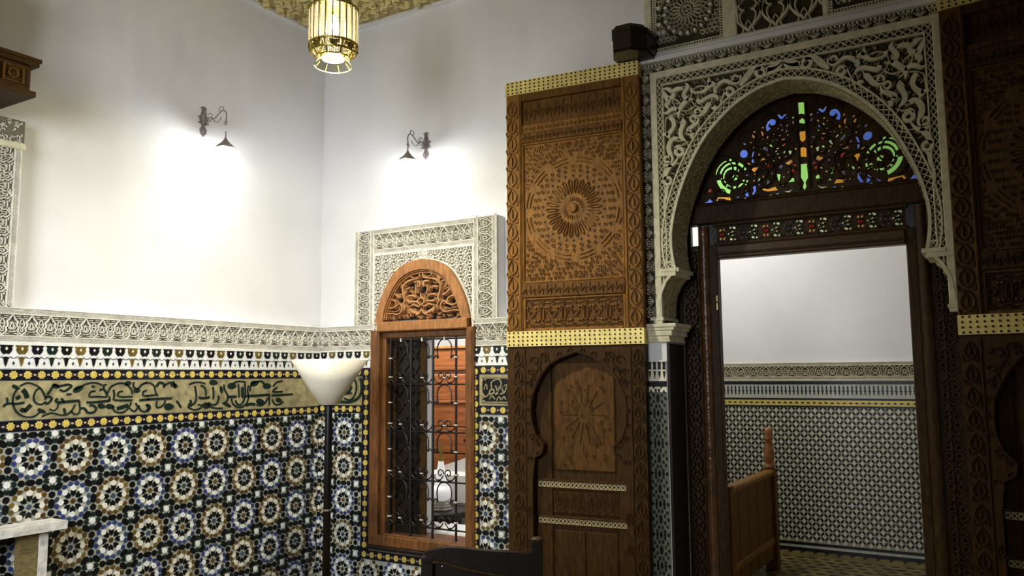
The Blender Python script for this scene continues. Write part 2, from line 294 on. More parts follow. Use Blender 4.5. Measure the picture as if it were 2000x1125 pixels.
CA=[[2582,1560,8,2609,1575,8,2638,1577,8,2682,1559,8,2710,1533,8,2729,1497,8,2734,1479,8],[2567,1544,8,2550,1510,8,2546,1476,8,2552,1446,8,2572,1412,8,2607,1387,8,2645,1379,8,2679,1386,8,2704,1407,8],[2735,1466,8,2714,1452,8,2688,1455,8,2668,1473,8,2664,1503,8,2675,1533,8,2696,1550,8],[2497,1444,11,2516,1462,11,2561,1459,11,2611,1464,11],[2514,1492,10,2518,1471,10],[2598,1539,23,2612,1526,23,2621,1508,23,2626,1491,23],[2564,1488,19,2576,1495,19,2586,1501,19],[2614,1414,21,2630,1427,21,2650,1450,21],[2601,1423,25,2613,1419,25],[2699,1420,19,2730,1405,20],[2547,1561,19,2571,1548,19],[2742,1506,11,2762,1536,11,2779,1562,11,2815,1557,11,2860,1566,11,2888,1556,11,2862,1534,11,2839,1526,11,2816,1535,11],[2779,1562,24,2802,1553,25],[2738,1493,11,2756,1496,11,2770,1483,12,2757,1461,11,2736,1453,11],[2805,1482,13,2795,1469,13,2816,1460,13,2865,1462,14,2940,1467,14],[2832,1481,11,2843,1461,11],[2863,1507,11,2886,1507,11],[2811,1455,7,2808,1429,7,2787,1412,7,2760,1422,7],[2718,1380,8,2757,1396,8,2788,1396,8,2824,1384,8,2869,1386,8,2900,1412,8,2915,1443,8],[2849,1418,14,2855,1396,14],[2940,1465,7,2947,1419,7,2943,1392,7,2916,1384,7,2891,1408,7],[2908,1533,8,2935,1546,8,2968,1564,8,3015,1575,9,3054,1572,9,3085,1558,9],[2913,1529,32,2950,1546,33],[3042,1522,10,3018,1522,9,3004,1504,9,3010,1488,9,3054,1489,10,3118,1483,10],[2988,1454,13,3055,1454,13,3139,1461,14],[3139,1459,13,3138,1482,13],[3123,1487,11,3112,1516,11,3091,1535,11,3071,1526,11],[3100,1539,9,3094,1558,9,3114,1562,9],[3021,1554,12,3032,1549,12],[2956,1419,12,2975,1418,12,3001,1390,12,3039,1393,12,3052,1415,12,3032,1434,12,3008,1435,12],[3076,1431,29,3101,1425,29],[3131,1426,29,3161,1421,29],[3122,1506,9,3140,1543,9,3170,1562,9,3210,1571,9,3252,1561,9,3285,1531,9,3298,1498,9],[3164,1529,11,3171,1491,11,3175,1463,11,3299,1459,11],[3228,1518,9,3203,1514,9,3193,1495,9,3215,1483,9,3298,1483,9],[3161,1425,9,3178,1392,9,3220,1381,9,3255,1394,9,3280,1421,9,3290,1445,9],[3193,1408,21,3228,1416,21,3269,1426,21],[3305,1575,10,3300,1550,10,3328,1531,10,3354,1550,10,3359,1559,10,3402,1574,10],[3252,1566,30,3273,1570,30],[3318,1521,30,3339,1521,31],[3399,1520,9,3372,1510,9,3379,1486,9,3417,1485,9],[3353,1457,14,3418,1461,15],[3281,1407,9,3313,1386,9,3339,1410,9,3322,1439,9],[3344,1424,10,3362,1389,10,3400,1383,10,3415,1407,10,3398,1427,10],[3375,1569,9,3419,1569,9,3454,1548,9,3467,1504,9,3484,1483,10],[3471,1543,16,3492,1570,16,3526,1562,16,3527,1537,16],[3401,1483,11,3462,1489,12],[3402,1460,14,3514,1463,15,3594,1463,15],[3527,1547,10,3560,1567,10,3595,1572,10],[3404,1424,16,3421,1419,16,3427,1401,16,3406,1383,16],[3480,1449,9,3476,1414,9,3494,1404,10,3532,1422,10,3543,1452,10],[3556,1407,43,3591,1408,43],[3601,1572,14,3614,1536,14],[3630,1445,13,3654,1418,13,3667,1398,13],[3590,1557,27,3625,1546,27],[3726,1555,10,3775,1570,10,3824,1569,10,3862,1558,10],[3776,1544,12,3783,1507,12,3791,1466,12,3781,1430,12,3751,1410,12,3721,1401,12],[3737,1447,12,3750,1431,12,3726,1416,12],[3810,1465,16,3841,1457,16,3904,1463,16],[3825,1548,10,3857,1532,10,3871,1495,10,3866,1474,10],[3727,1396,10,3777,1378,10,3826,1387,10,3837,1407,10,3806,1413,10],[3927,1536,13,3935,1494,13,3934,1449,13],[3893,1426,12,3926,1407,12,3964,1413,12,3982,1450,12,3975,1472,12],[3881,1421,10,3913,1394,10,3965,1382,11,4018,1380,11],[3999,1530,24,4007,1498,24],[4024,1551,12,4032,1513,12,4061,1470,12,4055,1432,12,4016,1412,12],[3913,1568,35,3952,1565,35],[3862,1406,40,3888,1400,40],[4078,1540,42,4119,1539,43],[4104,1556,11,4145,1572,11,4200,1571,11,4221,1560,11],[4155,1555,12,4161,1500,12,4166,1456,12],[4195,1522,25,4197,1461,25],[4214,1554,12,4223,1499,12,4212,1433,12,4178,1398,12,4144,1413,12,4136,1435,12],[4095,1447,11,4110,1409,11,4165,1382,11,4220,1394,11,4253,1443,11,4244,1499,11,4250,1543,11],[4068,1461,17,4135,1462,17],[4043,1411,24,4084,1393,24],[4225,1463,16,4331,1463,16,4455,1469,16],[4455,1466,13,4458,1392,13],[4441,1444,12,4420,1410,12,4377,1389,12,4333,1396,11],[4347,1421,38,4391,1414,39],[4285,1554,38,4328,1559,38],[4266,1498,11,4271,1537,11,4306,1565,11,4371,1572,12,4401,1552,12],[4234,1394,19,4276,1403,19,4319,1396,19],[4588,1573,11,4527,1562,11,4491,1528,11],[4536,1522,12,4499,1505,12,4499,1488,12,4591,1489,12],[4485,1462,16,4693,1466,17],[4486,1431,10,4510,1396,11,4556,1389,11,4601,1410,11],[4539,1427,33,4570,1420,33],[4409,1535,39,4453,1534,39]]
CE=[[-4678,1444,21,-4649,1466,21,-4608,1471,20,-4561,1489,20,-4544,1528,20],[-4683,1400,21,-4588,1396,20,-4518,1408,20,-4466,1437,20,-4441,1476,20,-4436,1519,20,-4446,1572,20,-4476,1624,20,-4523,1660,20],[-4618,1427,15,-4571,1414,15,-4530,1427,15,-4507,1458,15,-4491,1502,15,-4498,1554,15,-4534,1603,15],[-4625,1460,13,-4543,1471,13]]
CB=[[-3275,1477,12,-3259,1451,12,-3223,1465,11,-3208,1497,11,-3184,1504,11,-3176,1484,11,-3200,1471,11,-3231,1465,11],[-3165,1530,11,-3149,1498,11,-3146,1472,11,-3169,1471,11],[-3157,1475,11,-3138,1498,11,-3130,1527,11],[-3130,1517,10,-3107,1504,10,-3099,1478,10,-3122,1472,10],[-3107,1524,8,-3099,1517,8],[-3196,1511,10,-3200,1550,10,-3176,1569,10,-3137,1576,10,-3114,1550,10,-3122,1524,10],[-3092,1478,10,-3076,1504,10,-3068,1537,10,-3091,1530,10],[-3263,1504,10,-3243,1543,10,-3235,1504,10],[-3282,1576,9,-3270,1570,9],[-3259,1570,9,-3243,1579,9],[-3216,1432,10,-3196,1458,10,-3169,1432,10],[-3154,1423,10,-3134,1452,10,-3115,1426,10],[-3279,1445,9,-3267,1438,9],[-3279,1422,9,-3255,1422,9],[-3107,1433,10,-3092,1453,10,-3077,1430,10]]
LG=[('g',[-1059,3362,-1021,3358,-1021,3273,-1040,3283,-1059,3279]),('g',[-1058,3241,-1040,3255,-1023,3239,-1022,3212,-1056,3221]),('a',[-1058,3166,-1021,3164,-1022,3106,-1042,3093,-1058,3112]),('a',[-1057,3058,-1037,3061,-1019,3048,-1021,2991,-1058,3000]),('g',[-1060,2951,-1021,2950,-1017,2856,-1034,2825,-1029,2798,-1043,2776,-1054,2798,-1045,2827,-1063,2863]),('b',[-1395,3068,-1399,3085,-1412,3097,-1429,3100,-1443,3092,-1449,3076,-1444,3059,-1431,3046,-1414,3044,-1400,3052]),('b',[-1269,3243,-1256,3269,-1235,3281,-1212,3274,-1203,3256,-1210,3237,-1230,3233,-1246,3250,-1254,3234,-1239,3214,-1262,3199,-1271,3223]),('b',[-1208,3306,-1181,3304,-1166,3284,-1149,3299,-1126,3291,-1130,3271,-1154,3264,-1176,3272]),('b',[-1360,3087,-1352,3075,-1362,3042,-1356,3003,-1367,3001,-1377,3030,-1369,3057]),('g',[-1540,3047,-1555,3042,-1569,3035,-1582,3026,-1594,3014,-1604,3002,-1612,2988,-1618,2972,-1622,2956,-1611,2953,-1608,2968,-1602,2982,-1595,2995,-1585,3006,-1575,3016,-1563,3025,-1550,3032,-1536,3036]),('g',[-1472,3022,-1491,3027,-1511,3028,-1530,3025,-1548,3018,-1564,3007,-1577,2994,-1586,2977,-1592,2958,-1576,2953,-1571,2969,-1563,2982,-1552,2994,-1539,3003,-1524,3009,-1508,3011,-1492,3010,-1476,3006]),('g',[-1448,2968,-1462,2982,-1479,2991,-1497,2996,-1515,2996,-1532,2992,-1548,2982,-1559,2969,-1567,2953,-1570,2934,-1568,2915,-1562,2897,-1551,2881,-1537,2868,-1520,2858,-1519,2863,-1533,2873,-1545,2886,-1554,2901,-1558,2917,-1558,2933,-1554,2947,-1547,2960,-1536,2969,-1524,2975,-1511,2977,-1498,2975,-1485,2970,-1475,2963,-1466,2953]),('g',[-1506,2845,-1492,2843,-1478,2844,-1465,2847,-1453,2852,-1442,2860,-1433,2869,-1425,2881,-1420,2893,-1436,2900,-1440,2890,-1446,2881,-1453,2873,-1462,2867,-1471,2863,-1482,2860,-1493,2860,-1504,2861]),('g',[-1614,2915,-1610,2897,-1603,2881,-1594,2865,-1583,2850,-1571,2837,-1556,2826,-1541,2817,-1525,2810,-1518,2838,-1530,2843,-1542,2850,-1552,2858,-1562,2868,-1570,2879,-1577,2891,-1582,2904,-1585,2917]),('g',[-1407,2963,-1412,2972,-1417,2980,-1423,2988,-1429,2996,-1436,3003,-1443,3009,-1451,3015,-1459,3020,-1467,3004,-1460,2999,-1454,2995,-1447,2989,-1442,2984,-1436,2977,-1432,2971,-1428,2964,-1424,2957]),('g',[-1415,2855,-1411,2860,-1408,2865,-1406,2870,-1403,2876,-1401,2882,-1400,2888,-1399,2894,-1398,2900,-1410,2903,-1411,2897,-1412,2892,-1413,2887,-1415,2882,-1417,2877,-1419,2872,-1422,2867,-1425,2863]),('g',[-1465,2917,-1469,2930,-1479,2939,-1491,2940,-1502,2934,-1506,2922,-1503,2909,-1493,2900,-1480,2899,-1470,2905]),('g',[-1539,2865,-1543,2873,-1550,2873,-1554,2867,-1551,2860,-1543,2859]),('g',[-1573,2921,-1576,2927,-1583,2927,-1586,2922,-1583,2916,-1577,2916]),('g',[-1504,3042,-1509,3052,-1520,3054,-1526,3045,-1520,3034,-1509,3033]),('a',[-1388,2972,-1328,2967,-1349,2943,-1353,2912,-1365,2945]),('r',[-1258,2968,-1263,2982,-1277,2987,-1289,2980,-1289,2965,-1278,2954,-1264,2955]),('p',[-1333,3010,-1305,3037,-1292,3021,-1263,3010,-1299,3010]),('w',[-1220,3076,-1190,3082,-1201,3059,-1196,3034,-1212,3037]),('w',[-1133,3052,-1111,3046,-1119,3013,-1128,3021]),('s',[-1292,3108,-1263,3083,-1264,3062,-1293,3084]),('p',[-1163,2968,-1119,2992,-1108,2970,-1141,2948]),('r',[-1098,2911,-1104,2923,-1115,2924,-1121,2915,-1116,2903,-1105,2902]),('g',[-1214,2907,-1188,2900,-1196,2857,-1206,2861]),('g',[-1198,2819,-1184,2838,-1172,2823]),('g',[-1171,2840,-1148,2847,-1128,2875,-1103,2861,-1103,2841,-1142,2839,-1168,2833]),('w',[-1177,2783,-1138,2785,-1108,2796,-1138,2773]),('s',[-1170,2949,-1176,2961,-1189,2963,-1196,2952,-1190,2940,-1177,2938]),('s',[-1278,2871,-1261,2870,-1263,2838,-1279,2837]),('a',[-1313,2824,-1274,2812,-1227,2823,-1209,2797,-1274,2796,-1307,2809]),('b',[-1432,2808,-1410,2829,-1399,2779,-1416,2778]),('b',[-1372,2849,-1352,2843,-1350,2811,-1368,2783,-1385,2781,-1367,2814]),('b',[-1491,2777,-1456,2797,-1470,2778]),('b',[-1440,2760,-1426,2776,-1413,2757]),('a',[-1623,2775,-1609,2798,-1525,2788,-1519,2759,-1540,2769,-1567,2782,-1602,2787,-1613,2770]),('b',[-1713,2761,-1687,2775,-1665,2794,-1642,2759]),('r',[-1676,2842,-1661,2868,-1646,2838]),('p',[-1363,3185,-1355,3216,-1338,3216,-1349,3194,-1340,3168,-1357,3170]),('p',[-1305,3211,-1288,3198,-1286,3163,-1308,3138,-1296,3171]),('w',[-1215,3166,-1219,3175,-1227,3176,-1232,3169,-1228,3160,-1219,3159]),('p',[-1283,3230,-1287,3237,-1294,3239,-1298,3233,-1294,3225,-1287,3224]),('w',[-1082,3268,-1087,3277,-1096,3279,-1101,3271,-1097,3261,-1087,3260]),('w',[-1164,3229,-1169,3237,-1177,3235,-1177,3227,-1169,3223]),('p',[-1079,3054,-1082,3062,-1090,3063,-1094,3057,-1091,3049,-1083,3048]),('s',[-1221,2955,-1226,2953,-1236,2955,-1241,2960,-1235,2962,-1226,2960]),('w',[-1124,3159,-1127,3154,-1134,3151,-1140,3153,-1137,3158,-1130,3161]),('p',[-1223,3139,-1223,3134,-1229,3128,-1234,3128,-1233,3134,-1228,3139]),('g',[-1149,3052,-1150,3044,-1158,3037,-1166,3038,-1166,3046,-1157,3053]),('p',[-1258,3178,-1255,3169,-1258,3154,-1265,3148,-1268,3157,-1265,3172]),('s',[-1240,2920,-1239,2914,-1245,2905,-1250,2904,-1251,2910,-1246,2918]),('p',[-1262,3120,-1263,3115,-1268,3112,-1273,3113,-1272,3118,-1267,3121]),('p',[-1221,2997,-1225,2991,-1237,2988,-1244,2991,-1240,2997,-1228,3000]),('g',[-1335,2870,-1337,2879,-1331,2892,-1323,2895,-1320,2886,-1327,2873]),('b',[-1223,2771,-1219,2776,-1209,2778,-1203,2775,-1207,2770,-1217,2768]),('s',[-1092,3218,-1098,3225,-1100,3239,-1096,3246,-1090,3239,-1088,3225]),('b',[-1135,3193,-1133,3186,-1137,3176,-1143,3174,-1144,3180,-1140,3190]),('a',[-1242,2762,-1250,2759,-1262,2763,-1267,2770,-1260,2773,-1247,2769]),('p',[-1186,3003,-1192,3005,-1196,3014,-1195,3020,-1189,3018,-1184,3009]),('p',[-1382,3147,-1376,3147,-1367,3142,-1363,3136,-1369,3136,-1379,3141]),('s',[-1323,2841,-1328,2842,-1334,2849,-1335,2854,-1330,2853,-1324,2847]),('r',[-1242,2874,-1240,2869,-1241,2861,-1245,2857,-1247,2862,-1246,2871]),('a',[-1305,2912,-1300,2907,-1296,2897,-1298,2891,-1303,2895,-1306,2906]),('r',[-1185,3212,-1186,3206,-1193,3201,-1199,3202,-1198,3208,-1191,3213]),('s',[-1115,3110,-1110,3118,-1097,3124,-1088,3123,-1093,3115,-1106,3109]),('p',[-1407,3009,-1398,3009,-1383,3000,-1378,2992,-1387,2991,-1402,3000]),('w',[-1133,2914,-1134,2908,-1140,2902,-1145,2901,-1145,2907,-1139,2914]),('g',[-1374,3099,-1379,3097,-1386,3099,-1389,3104,-1385,3106,-1377,3104]),('r',[-1194,3162,-1189,3164,-1179,3163,-1174,3159,-1179,3157,-1189,3158]),('p',[-1360,3099,-1361,3105,-1357,3111,-1352,3112,-1350,3106,-1355,3100]),('r',[-1272,3042,-1267,3045,-1259,3043,-1255,3039,-1260,3036,-1268,3038]),('p',[-1327,3061,-1321,3058,-1316,3048,-1317,3042,-1323,3045,-1328,3054]),('p',[-1140,3210,-1140,3218,-1134,3227,-1127,3229,-1127,3222,-1133,3212]),('s',[-1310,3094,-1308,3088,-1310,3079,-1314,3075,-1317,3081,-1315,3091]),('r',[-1139,3016,-1143,3008,-1156,3003,-1165,3004,-1161,3012,-1148,3018]),('p',[-1175,3125,-1171,3133,-1158,3136,-1150,3131,-1154,3124,-1167,3121]),('b',[-1404,3131,-1411,3131,-1422,3138,-1425,3146,-1418,3146,-1407,3139]),('r',[-1110,2951,-1102,2954,-1089,2949,-1084,2941,-1092,2938,-1105,2943]),('s',[-1117,2744,-1117,2752,-1108,2760,-1101,2759,-1101,2751,-1109,2743]),('r',[-1169,3083,-1168,3093,-1157,3103,-1148,3104,-1149,3094,-1159,3084]),('p',[-1363,2871,-1367,2876,-1366,2885,-1361,2888,-1357,2883,-1358,2874]),('w',[-1177,2878,-1175,2883,-1168,2885,-1163,2882,-1165,2877,-1172,2875]),('w',[-1161,3202,-1161,3195,-1166,3185,-1172,3182,-1172,3189,-1167,3199]),('b',[-1415,2928,-1410,2930,-1402,2926,-1400,2920,-1406,2918,-1413,2922]),('g',[-1154,2754,-1159,2750,-1169,2751,-1174,2756,-1169,2759,-1159,2758]),('s',[-1208,3130,-1205,3137,-1194,3142,-1187,3141,-1190,3135,-1201,3129]),('g',[-1254,3112,-1246,3110,-1235,3099,-1232,3090,-1241,3092,-1252,3103])]
TY=[[-4207,2091,12,-4142,2098,14,-4071,2087,17,-4033,2108,17,-4027,2143,16,-4053,2171,16,-4091,2151,16,-4136,2138,14,-4179,2155,14,-4182,2181,13,-4157,2205,17,-4118,2203,17,-4088,2181,16,-4098,2161,10],[-4021,2167,17,-4009,2197,17,-4022,2243,17,-4029,2293,17,-3997,2332,20,-3941,2353,20,-3872,2363,17,-3860,2407,14],[-3866,2368,11,-3903,2366,11,-3947,2379,11,-3935,2403,11,-3910,2396,11],[-4042,2294,10,-4039,2319,10,-4074,2327,10,-4093,2308,11,-4074,2291,11],[-4003,2282,6,-3978,2285,17,-3953,2296,11],[-3916,2331,11,-3884,2337,22,-3859,2323,22,-3865,2293,11],[-3903,2301,11,-3902,2256,14,-3890,2245,6],[-3990,2201,6,-3952,2179,22,-3902,2181,17,-3864,2164,17],[-3964,2125,22,-3926,2103,33,-3870,2085,22],[-3843,2242,11,-3843,2213,17,-3877,2185,17,-3852,2149,11],[-3901,2072,11,-3870,2085,17,-3842,2119,17],[-3951,2089,8,-3970,2110,15,-3964,2139,8],[-3977,2215,6,-3965,2229,20,-3921,2227,20,-3902,2211,6],[-4164,2251,6,-4125,2264,15,-4067,2225,15,-4041,2219,6],[-4157,2271,6,-4119,2279,10,-4093,2267,8],[-4023,2343,23,-3991,2372,23,-3973,2385,9],[-3952,2144,8,-3914,2157,17,-3877,2140,17,-3843,2153,8],[-4008,2112,8,-3996,2141,15,-4009,2162,8],[-4182,2120,7,-4097,2111,10,-4065,2124,6]]

# ------------------------------------------------------------ room shell
wall_left = MB().box(-2.5, 5.62, 0, ZC, -0.42, REC).build('wall_left', M['plaster'], None, FA, 'structure')
wb = MB(); wb.plate([(-5.02, 0), (2.6, 0), (2.6, ZC), (-5.02, ZC)], [[(-4.24, .34), (-3.40, .34), (-3.40, 1.96), (-4.24, 1.96)], [(-1.935, .02), (-.195, .02), (-.195, 3.5), (-1.935, 3.5)]], -0.65, REC)
wall_back = wb.build('wall_back', M['plaster'], None, FB, 'structure')
wall_far = MB().box(-6.6, 2.6, 0, ZC, -0.15, -0.03).build('wall_far', M['plaster'], None, FF, 'structure')
wall_inner = MB().box(-2.98, -2.86, 5.66, YF, 0, ZC).build('wall_inner', M['plaster'], None, None, 'structure')
wall_right = MB().box(1.3, 1.42, 5.66, YF, 0, ZC).build('wall_right', M['plaster'], None, None, 'structure')
wall_side = MB().box(-6.6, -6.5, 5.66, YF, 0, ZC).build('wall_side', M['plaster'], None, None, 'structure')
floor = MB().box(-6.6, 2.6, -2.5, YF, -0.1, 0.0).build('floor', M['floor_y'], None, None, 'structure')
MC = mat('yellow_lit_ceiling_stucco', (222, 208, 150), 0.8, var=0.25, vscale=12, bump=0.2, bscale=80)  # yellow lantern light put into the stucco colour
ceiling = MB().box(-6.6, 2.6, -0.5, YF, ZC, ZC + 0.1).build('ceiling', mat('shaded_ceiling_ground', (172, 156, 104), .9, var=.3, vscale=20), None, None, 'structure')  # base darkened, shade between the carved curls painted into it
# sill of the deep window opening, painted white
# carved curls of the ceiling near the corner (local z points down through the frame)
FC = Matrix(((1, 0, 0, 0), (0, -1, 0, 0), (0, 0, -1, ZC), (0, 0, 0, 1)))
cm = MB(); cl = MB()
for i in range(21):
    for j in range(15):
        x = -4.94 + i * .105 + random.uniform(-.02, .02); y = 3.36 + j * .115 + random.uniform(-.02, .02)
        a = random.uniform(0, 6.28); r = random.uniform(.035, .06); d = random.choice((-1, 1)); pts = []
        for k in range(8):
            t = k / 7; rr = r * (1 - .55 * t); th = a + d * t * 4.2
            pts.append((x + rr * cos(th), -(y + rr * sin(th)), .012 + .018 * (1 - abs(2 * t - 1))))
        cm.ribbon(pts, .02, 0, random.uniform(.02, .045), top=.5)
        for q in range(3):
            if x < -4.9 or y > 4.93: break
            b = a + q * .7 + 1; x2, y2 = x + .055 * cos(b), y + .055 * sin(b)
            cl.ribbon([(x2, -y2, .006), (x2 + .022 * cos(b + .4), -(y2 + .022 * sin(b + .4)), .024), (x2 + .05 * cos(b + 1), -(y2 + .05 * sin(b + 1)), .005)], .02, 0, random.uniform(.012, .035), top=.4)
cm.build('carved_curl_relief', MC, ceiling, FC, 'stuff'); cl.build('carved_leaf_relief', MC, ceiling, FC, 'stuff')
tr = MB(); tr.box(-5.02, -4.985, 0, 5.12, ZC - .03, ZC - .001); tr.box(-5.02, 2.6, 5.085, 5.12, ZC - .03, ZC - .001)
tr.build('trim_1', M['plaster'], None, None, 'structure')

# ------------------------------------------------------------ stucco bands
def seg_ribs(mb, mp, pts, w, h0, h1, n=3):
    P = cr(pts, n) if n > 1 else pts
    mb.ribbon([mp(*p) for p in P], w, h0, h1)
def band(parent, s0, s1, mp, width=.205, P=.108, name='stucco_band', m='stucco', g='ground', swap=False):
    """carved band along s (s0..s1), t across 0..width; mp maps (s,t) to (u,v)"""
    a, b = mp(s0, 0), mp(s1, width)
    x0, x1, y0, y1 = min(a[0], b[0]), max(a[0], b[0]), min(a[1], b[1]), max(a[1], b[1])
    board = MB().box(x0, x1, y0, y1, REC, -.016).build(name, M['plaster'], parent); MB().box(x0 + .001, x1 - .001, y0 + .001, y1 - .001, -.017, -.014).build('recessed_ground', M[g], board)
    fr = MB()
    def strip(s_a, t_a, s_b, t_b, h=0.0):
        p, q = mp(s_a, t_a), mp(s_b, t_b); fr.bbox(min(p[0], q[0]), max(p[0], q[0]), min(p[1], q[1]), max(p[1], q[1]), -.02, h, .002)
    for t in (0, .035, width - .043, width - .007): strip(s0, t, s1, t + .007)
    fr.build('border_strip', M[m], board)
    ha = MB(); k = 0; step = .0125
    n = int((s1 - s0) / step)
    for t0 in (.007, width - .036):
        for i in range(n):
            s = s0 + i * step
            ha.ribbon([mp(s, t0), mp(s + .026, t0 + .029)], .0042, -.016, -.003, top=.7)
            if i % 1 == 0: ha.ribbon([mp(s + .026, t0), mp(s, t0 + .029)], .0042, -.016, -.003, top=.7)
    ha.build('lattice_relief', M[m], board, None, 'stuff')
    mo = MB(); N = max(1, round((s1 - s0) / P)); p = (s1 - s0) / N; f = (width - .085) / .12
    for i in range(N):
        o = s0 + i * p
        def R(pts, w=.0065, n=3, h=0.0):
            for sg in (1, -1):
                seg_ribs(mo, mp, [(o + p / 2 + sg * (x / .108 * p), .042 + y * f) for x, y in pts], w, -.02, h, n)
        R([(.054, 0), (.040, .016), (.030, .028), (.036, .045), (.024, .058), (.030, .078), (.018, .092), (.010, .105), (0, .12)], .0075)
        R([(.054, .022), (.046, .03), (.05, .045), (.04, .06), (.044, .08), (.05, .09)], .005, 2, -.004)
        R([(.016, .012), (.030, .010), (.036, .003)], .006, 2, -.003); R([(0, .022), (.012, .022), (.02, .026)], .006, 2, -.003)
        R([(0, .035), (.008, .046), (.010, .058), (0, .078)], .006, 2, -.004); R([(.006, .034), (.018, .042), (.017, .052)], .005, 2, -.004)
        R([(.022, .112), (.044, .113)], .005, 1, -.003); R([(.028, .101), (.040, .1), (.054, .094)], .005, 2, -.004)
        R([(.054, .07), (.047, .066)], .006, 1, -.005); R([(.022, .07), (.012, .074)], .005, 1, -.005)
    mo.build('ogee_relief', M[m], board, None, 'stuff')
    return board
V0, V1 = 1.81, 2.015
band(wall_left, 2.36, 5.0, lambda s, t: (s, V0 + t))
# pilaster at the far left, its carved band rising beside the next doorway
band(wall_left, 2.015, 2.99, lambda s, t: (2.522 - t, s), width=.205)
cap = MB(); cap.bbox(2.2, 2.532, 2.985, 3.122, REC, -.006, .004); capb = cap.build('stucco_cap', M['ground'], wall_left)
cr_ = MB()
for i in range(60):
    u, v = random.uniform(2.22, 2.515), random.uniform(3.0, 3.11); a = random.uniform(0, 6.28)
    cr_.ribbon([(u, v), (u + .012 * cos(a), v + .012 * sin(a)), (u + .02 * cos(a + .7), v + .02 * sin(a + .7))], .006, -.01, .002)
cr_.build('carved_leaf_relief', M['stucco'], capb, None, 'stuff')
MB().bbox(2.2, 2.54, 2.945, 2.985, REC, .006, .006).build('stucco_moulding', M['stucco2'], wall_left)
band(wall_back, -4.9, -4.332, lambda s, t: (s, V0 + t))
band(wall_back, -3.358, -2.02, lambda s, t: (s, V0 + .008 + t))
# frame around the small window: left upright, top, right upright
VT = 2.787
band(wall_back, V1, VT, lambda s, t: (-4.536 + .205 - t, s))
band(wall_back, -4.331, -3.358, lambda s, t: (s, VT - .205 + t))
band(wall_back, V1 + .008, VT, lambda s, t: (-3.153 - .205 + t, s))
# key-pattern field between the frame and the wooden arch
WC = -3.828
ARW = [(0, 2.503), (.14, 2.482), (.28, 2.40), (.385, 2.24), (.438, 2.1), (.455, 1.98)]
def arw(z):
    P = ARW
    for (h0, z0), (h1, z1) in zip(P, P[1:]):
        if z <= z0 and z >= z1: return h0 + (h1 - h0) * (z0 - z) / (z0 - z1)
    return 0 if z > 2.5 else .46
fb = MB().plate([(-4.331, V0), (-4.331, 2.582), (-3.358, 2.582), (-3.358, V0)] , [], REC, -.014)
fb = MB(); arcp = [(WC - h, z) for h, z in ARW][::-1] + [(WC + h, z) for h, z in ARW[1:]]
fb.plate([(-4.331, V0), (-4.331, 2.582), (-3.358, 2.582), (-3.358, V0), (WC + .455, V0)] + arcp[::-1] + [(WC - .455, V0)], [], REC, -.014)
field = fb.build('stucco_field', M['ground'], wall_back)
kf = MB(); st = MB(); c = .0405
def ok(u, v): return -4.318 < u < -3.371 and v < 2.572 and abs(u - WC) > arw(v) + .008
for i in range(26):
    for j in range(22):
        u, v = -4.325 + i * c, 1.83 + j * c; vert = (i + j) % 2; q = c / 2
        L = [[(0, -q * .55), (0, q * .55)], [(-q * .6, q * 1.1), (0, q * .55), (q * .6, q * 1.1)], [(-q * .6, -q * 1.1), (0, -q * .55), (q * .6, -q * 1.1)]]
        if i % 2 == 0: L += [[(-q, 0), (-q * .45, q * .35)], [(q, 0), (q * .45, -q * .35)]]
        for pl in L:
            pl = [(u + (x if vert else y), v + (y if vert else x)) for x, y in pl]
            if all(ok(*p) for p in pl): kf.ribbon(pl, .0085, -.016, 0, top=.75)
kf.build('key_relief', M['stucco'], field, None, 'stuff')
st.bbox(-4.331, -4.318, V0, 2.582, -.02, .002, .002); st.bbox(-3.371, -3.358, V0, 2.582, -.02, .002, .002); st.bbox(-4.318, -3.371, 2.569, 2.582, -.02, .002, .002)
st.ribbon([(WC + h, z) for h, z in cr([(-.463, V0)] + [(-h * 1.015, z + .004) for h, z in ARW[::-1]] + [(h * 1.015, z + .004) for h, z in ARW[1:]] + [(.463, V0)], 4)], .014, -.02, .006)
st.build('border_strip', M['stucco'], field)
md = MB(); md.ribbon(poly_n(16, .04, 0, None, WC, 2.543), .011, -.016, .006, closed=True)
for k in range(6): md.ribbon([(WC, 2.543), (WC + .033 * cos(k * PI / 3), 2.543 + .033 * sin(k * PI / 3))], .009, -.014, .003)
md.prism(poly_n(16, .045, 0, None, WC, 2.543), -.02, -.006); md.build('medallion', M['stucco'], field)

# ------------------------------------------------------------ tile dado
MESH = {}
def shared(key, poly, c0, c1, m, inset=.06):
    if key not in MESH: MESH[key] = MB().prism(poly, c0, c1, inset, back=False).mesh(key, M[m])
    return MESH[key]
PT = .2665
def kite(pts, s=PT): return [(x * s, y * s) for x, y in pts]
SH = {
 'centre': poly_n(8, .064 * PT, 0, .05 * PT),
 'dart': kite([(.092, 0), (.155, -.058), (.245, -.055), (.215, 0), (.245, .055), (.155, .058)]),
 'petal': kite([(.212, 0), (.245, -.062), (.315, -.072), (.358, 0), (.315, .072), (.245, .062)]),
 'arrow': kite([(.334, 0), (.358, -.054), (.40, -.06), (.438, -.014), (.438, .014), (.40, .06), (.358, .054)]),
 'oval': kite([(-.115, 0), (-.082, -.05), (-.033, -.069), (.033, -.069), (.082, -.05), (.115, 0), (.082, .05), (.033, .069), (-.033, .069), (-.082, .05)]),
 'octagon': poly_n(8, .078 * PT, PI / 8),
 'leaf': kite([(-.06, -.036), (-.02, -.066), (.03, -.052), (.07, 0), (.03, .052), (-.02, .066), (-.06, .036), (-.035, 0)]),
 'star': poly_n(8, .082 * PT, 0, .062 * PT),
}
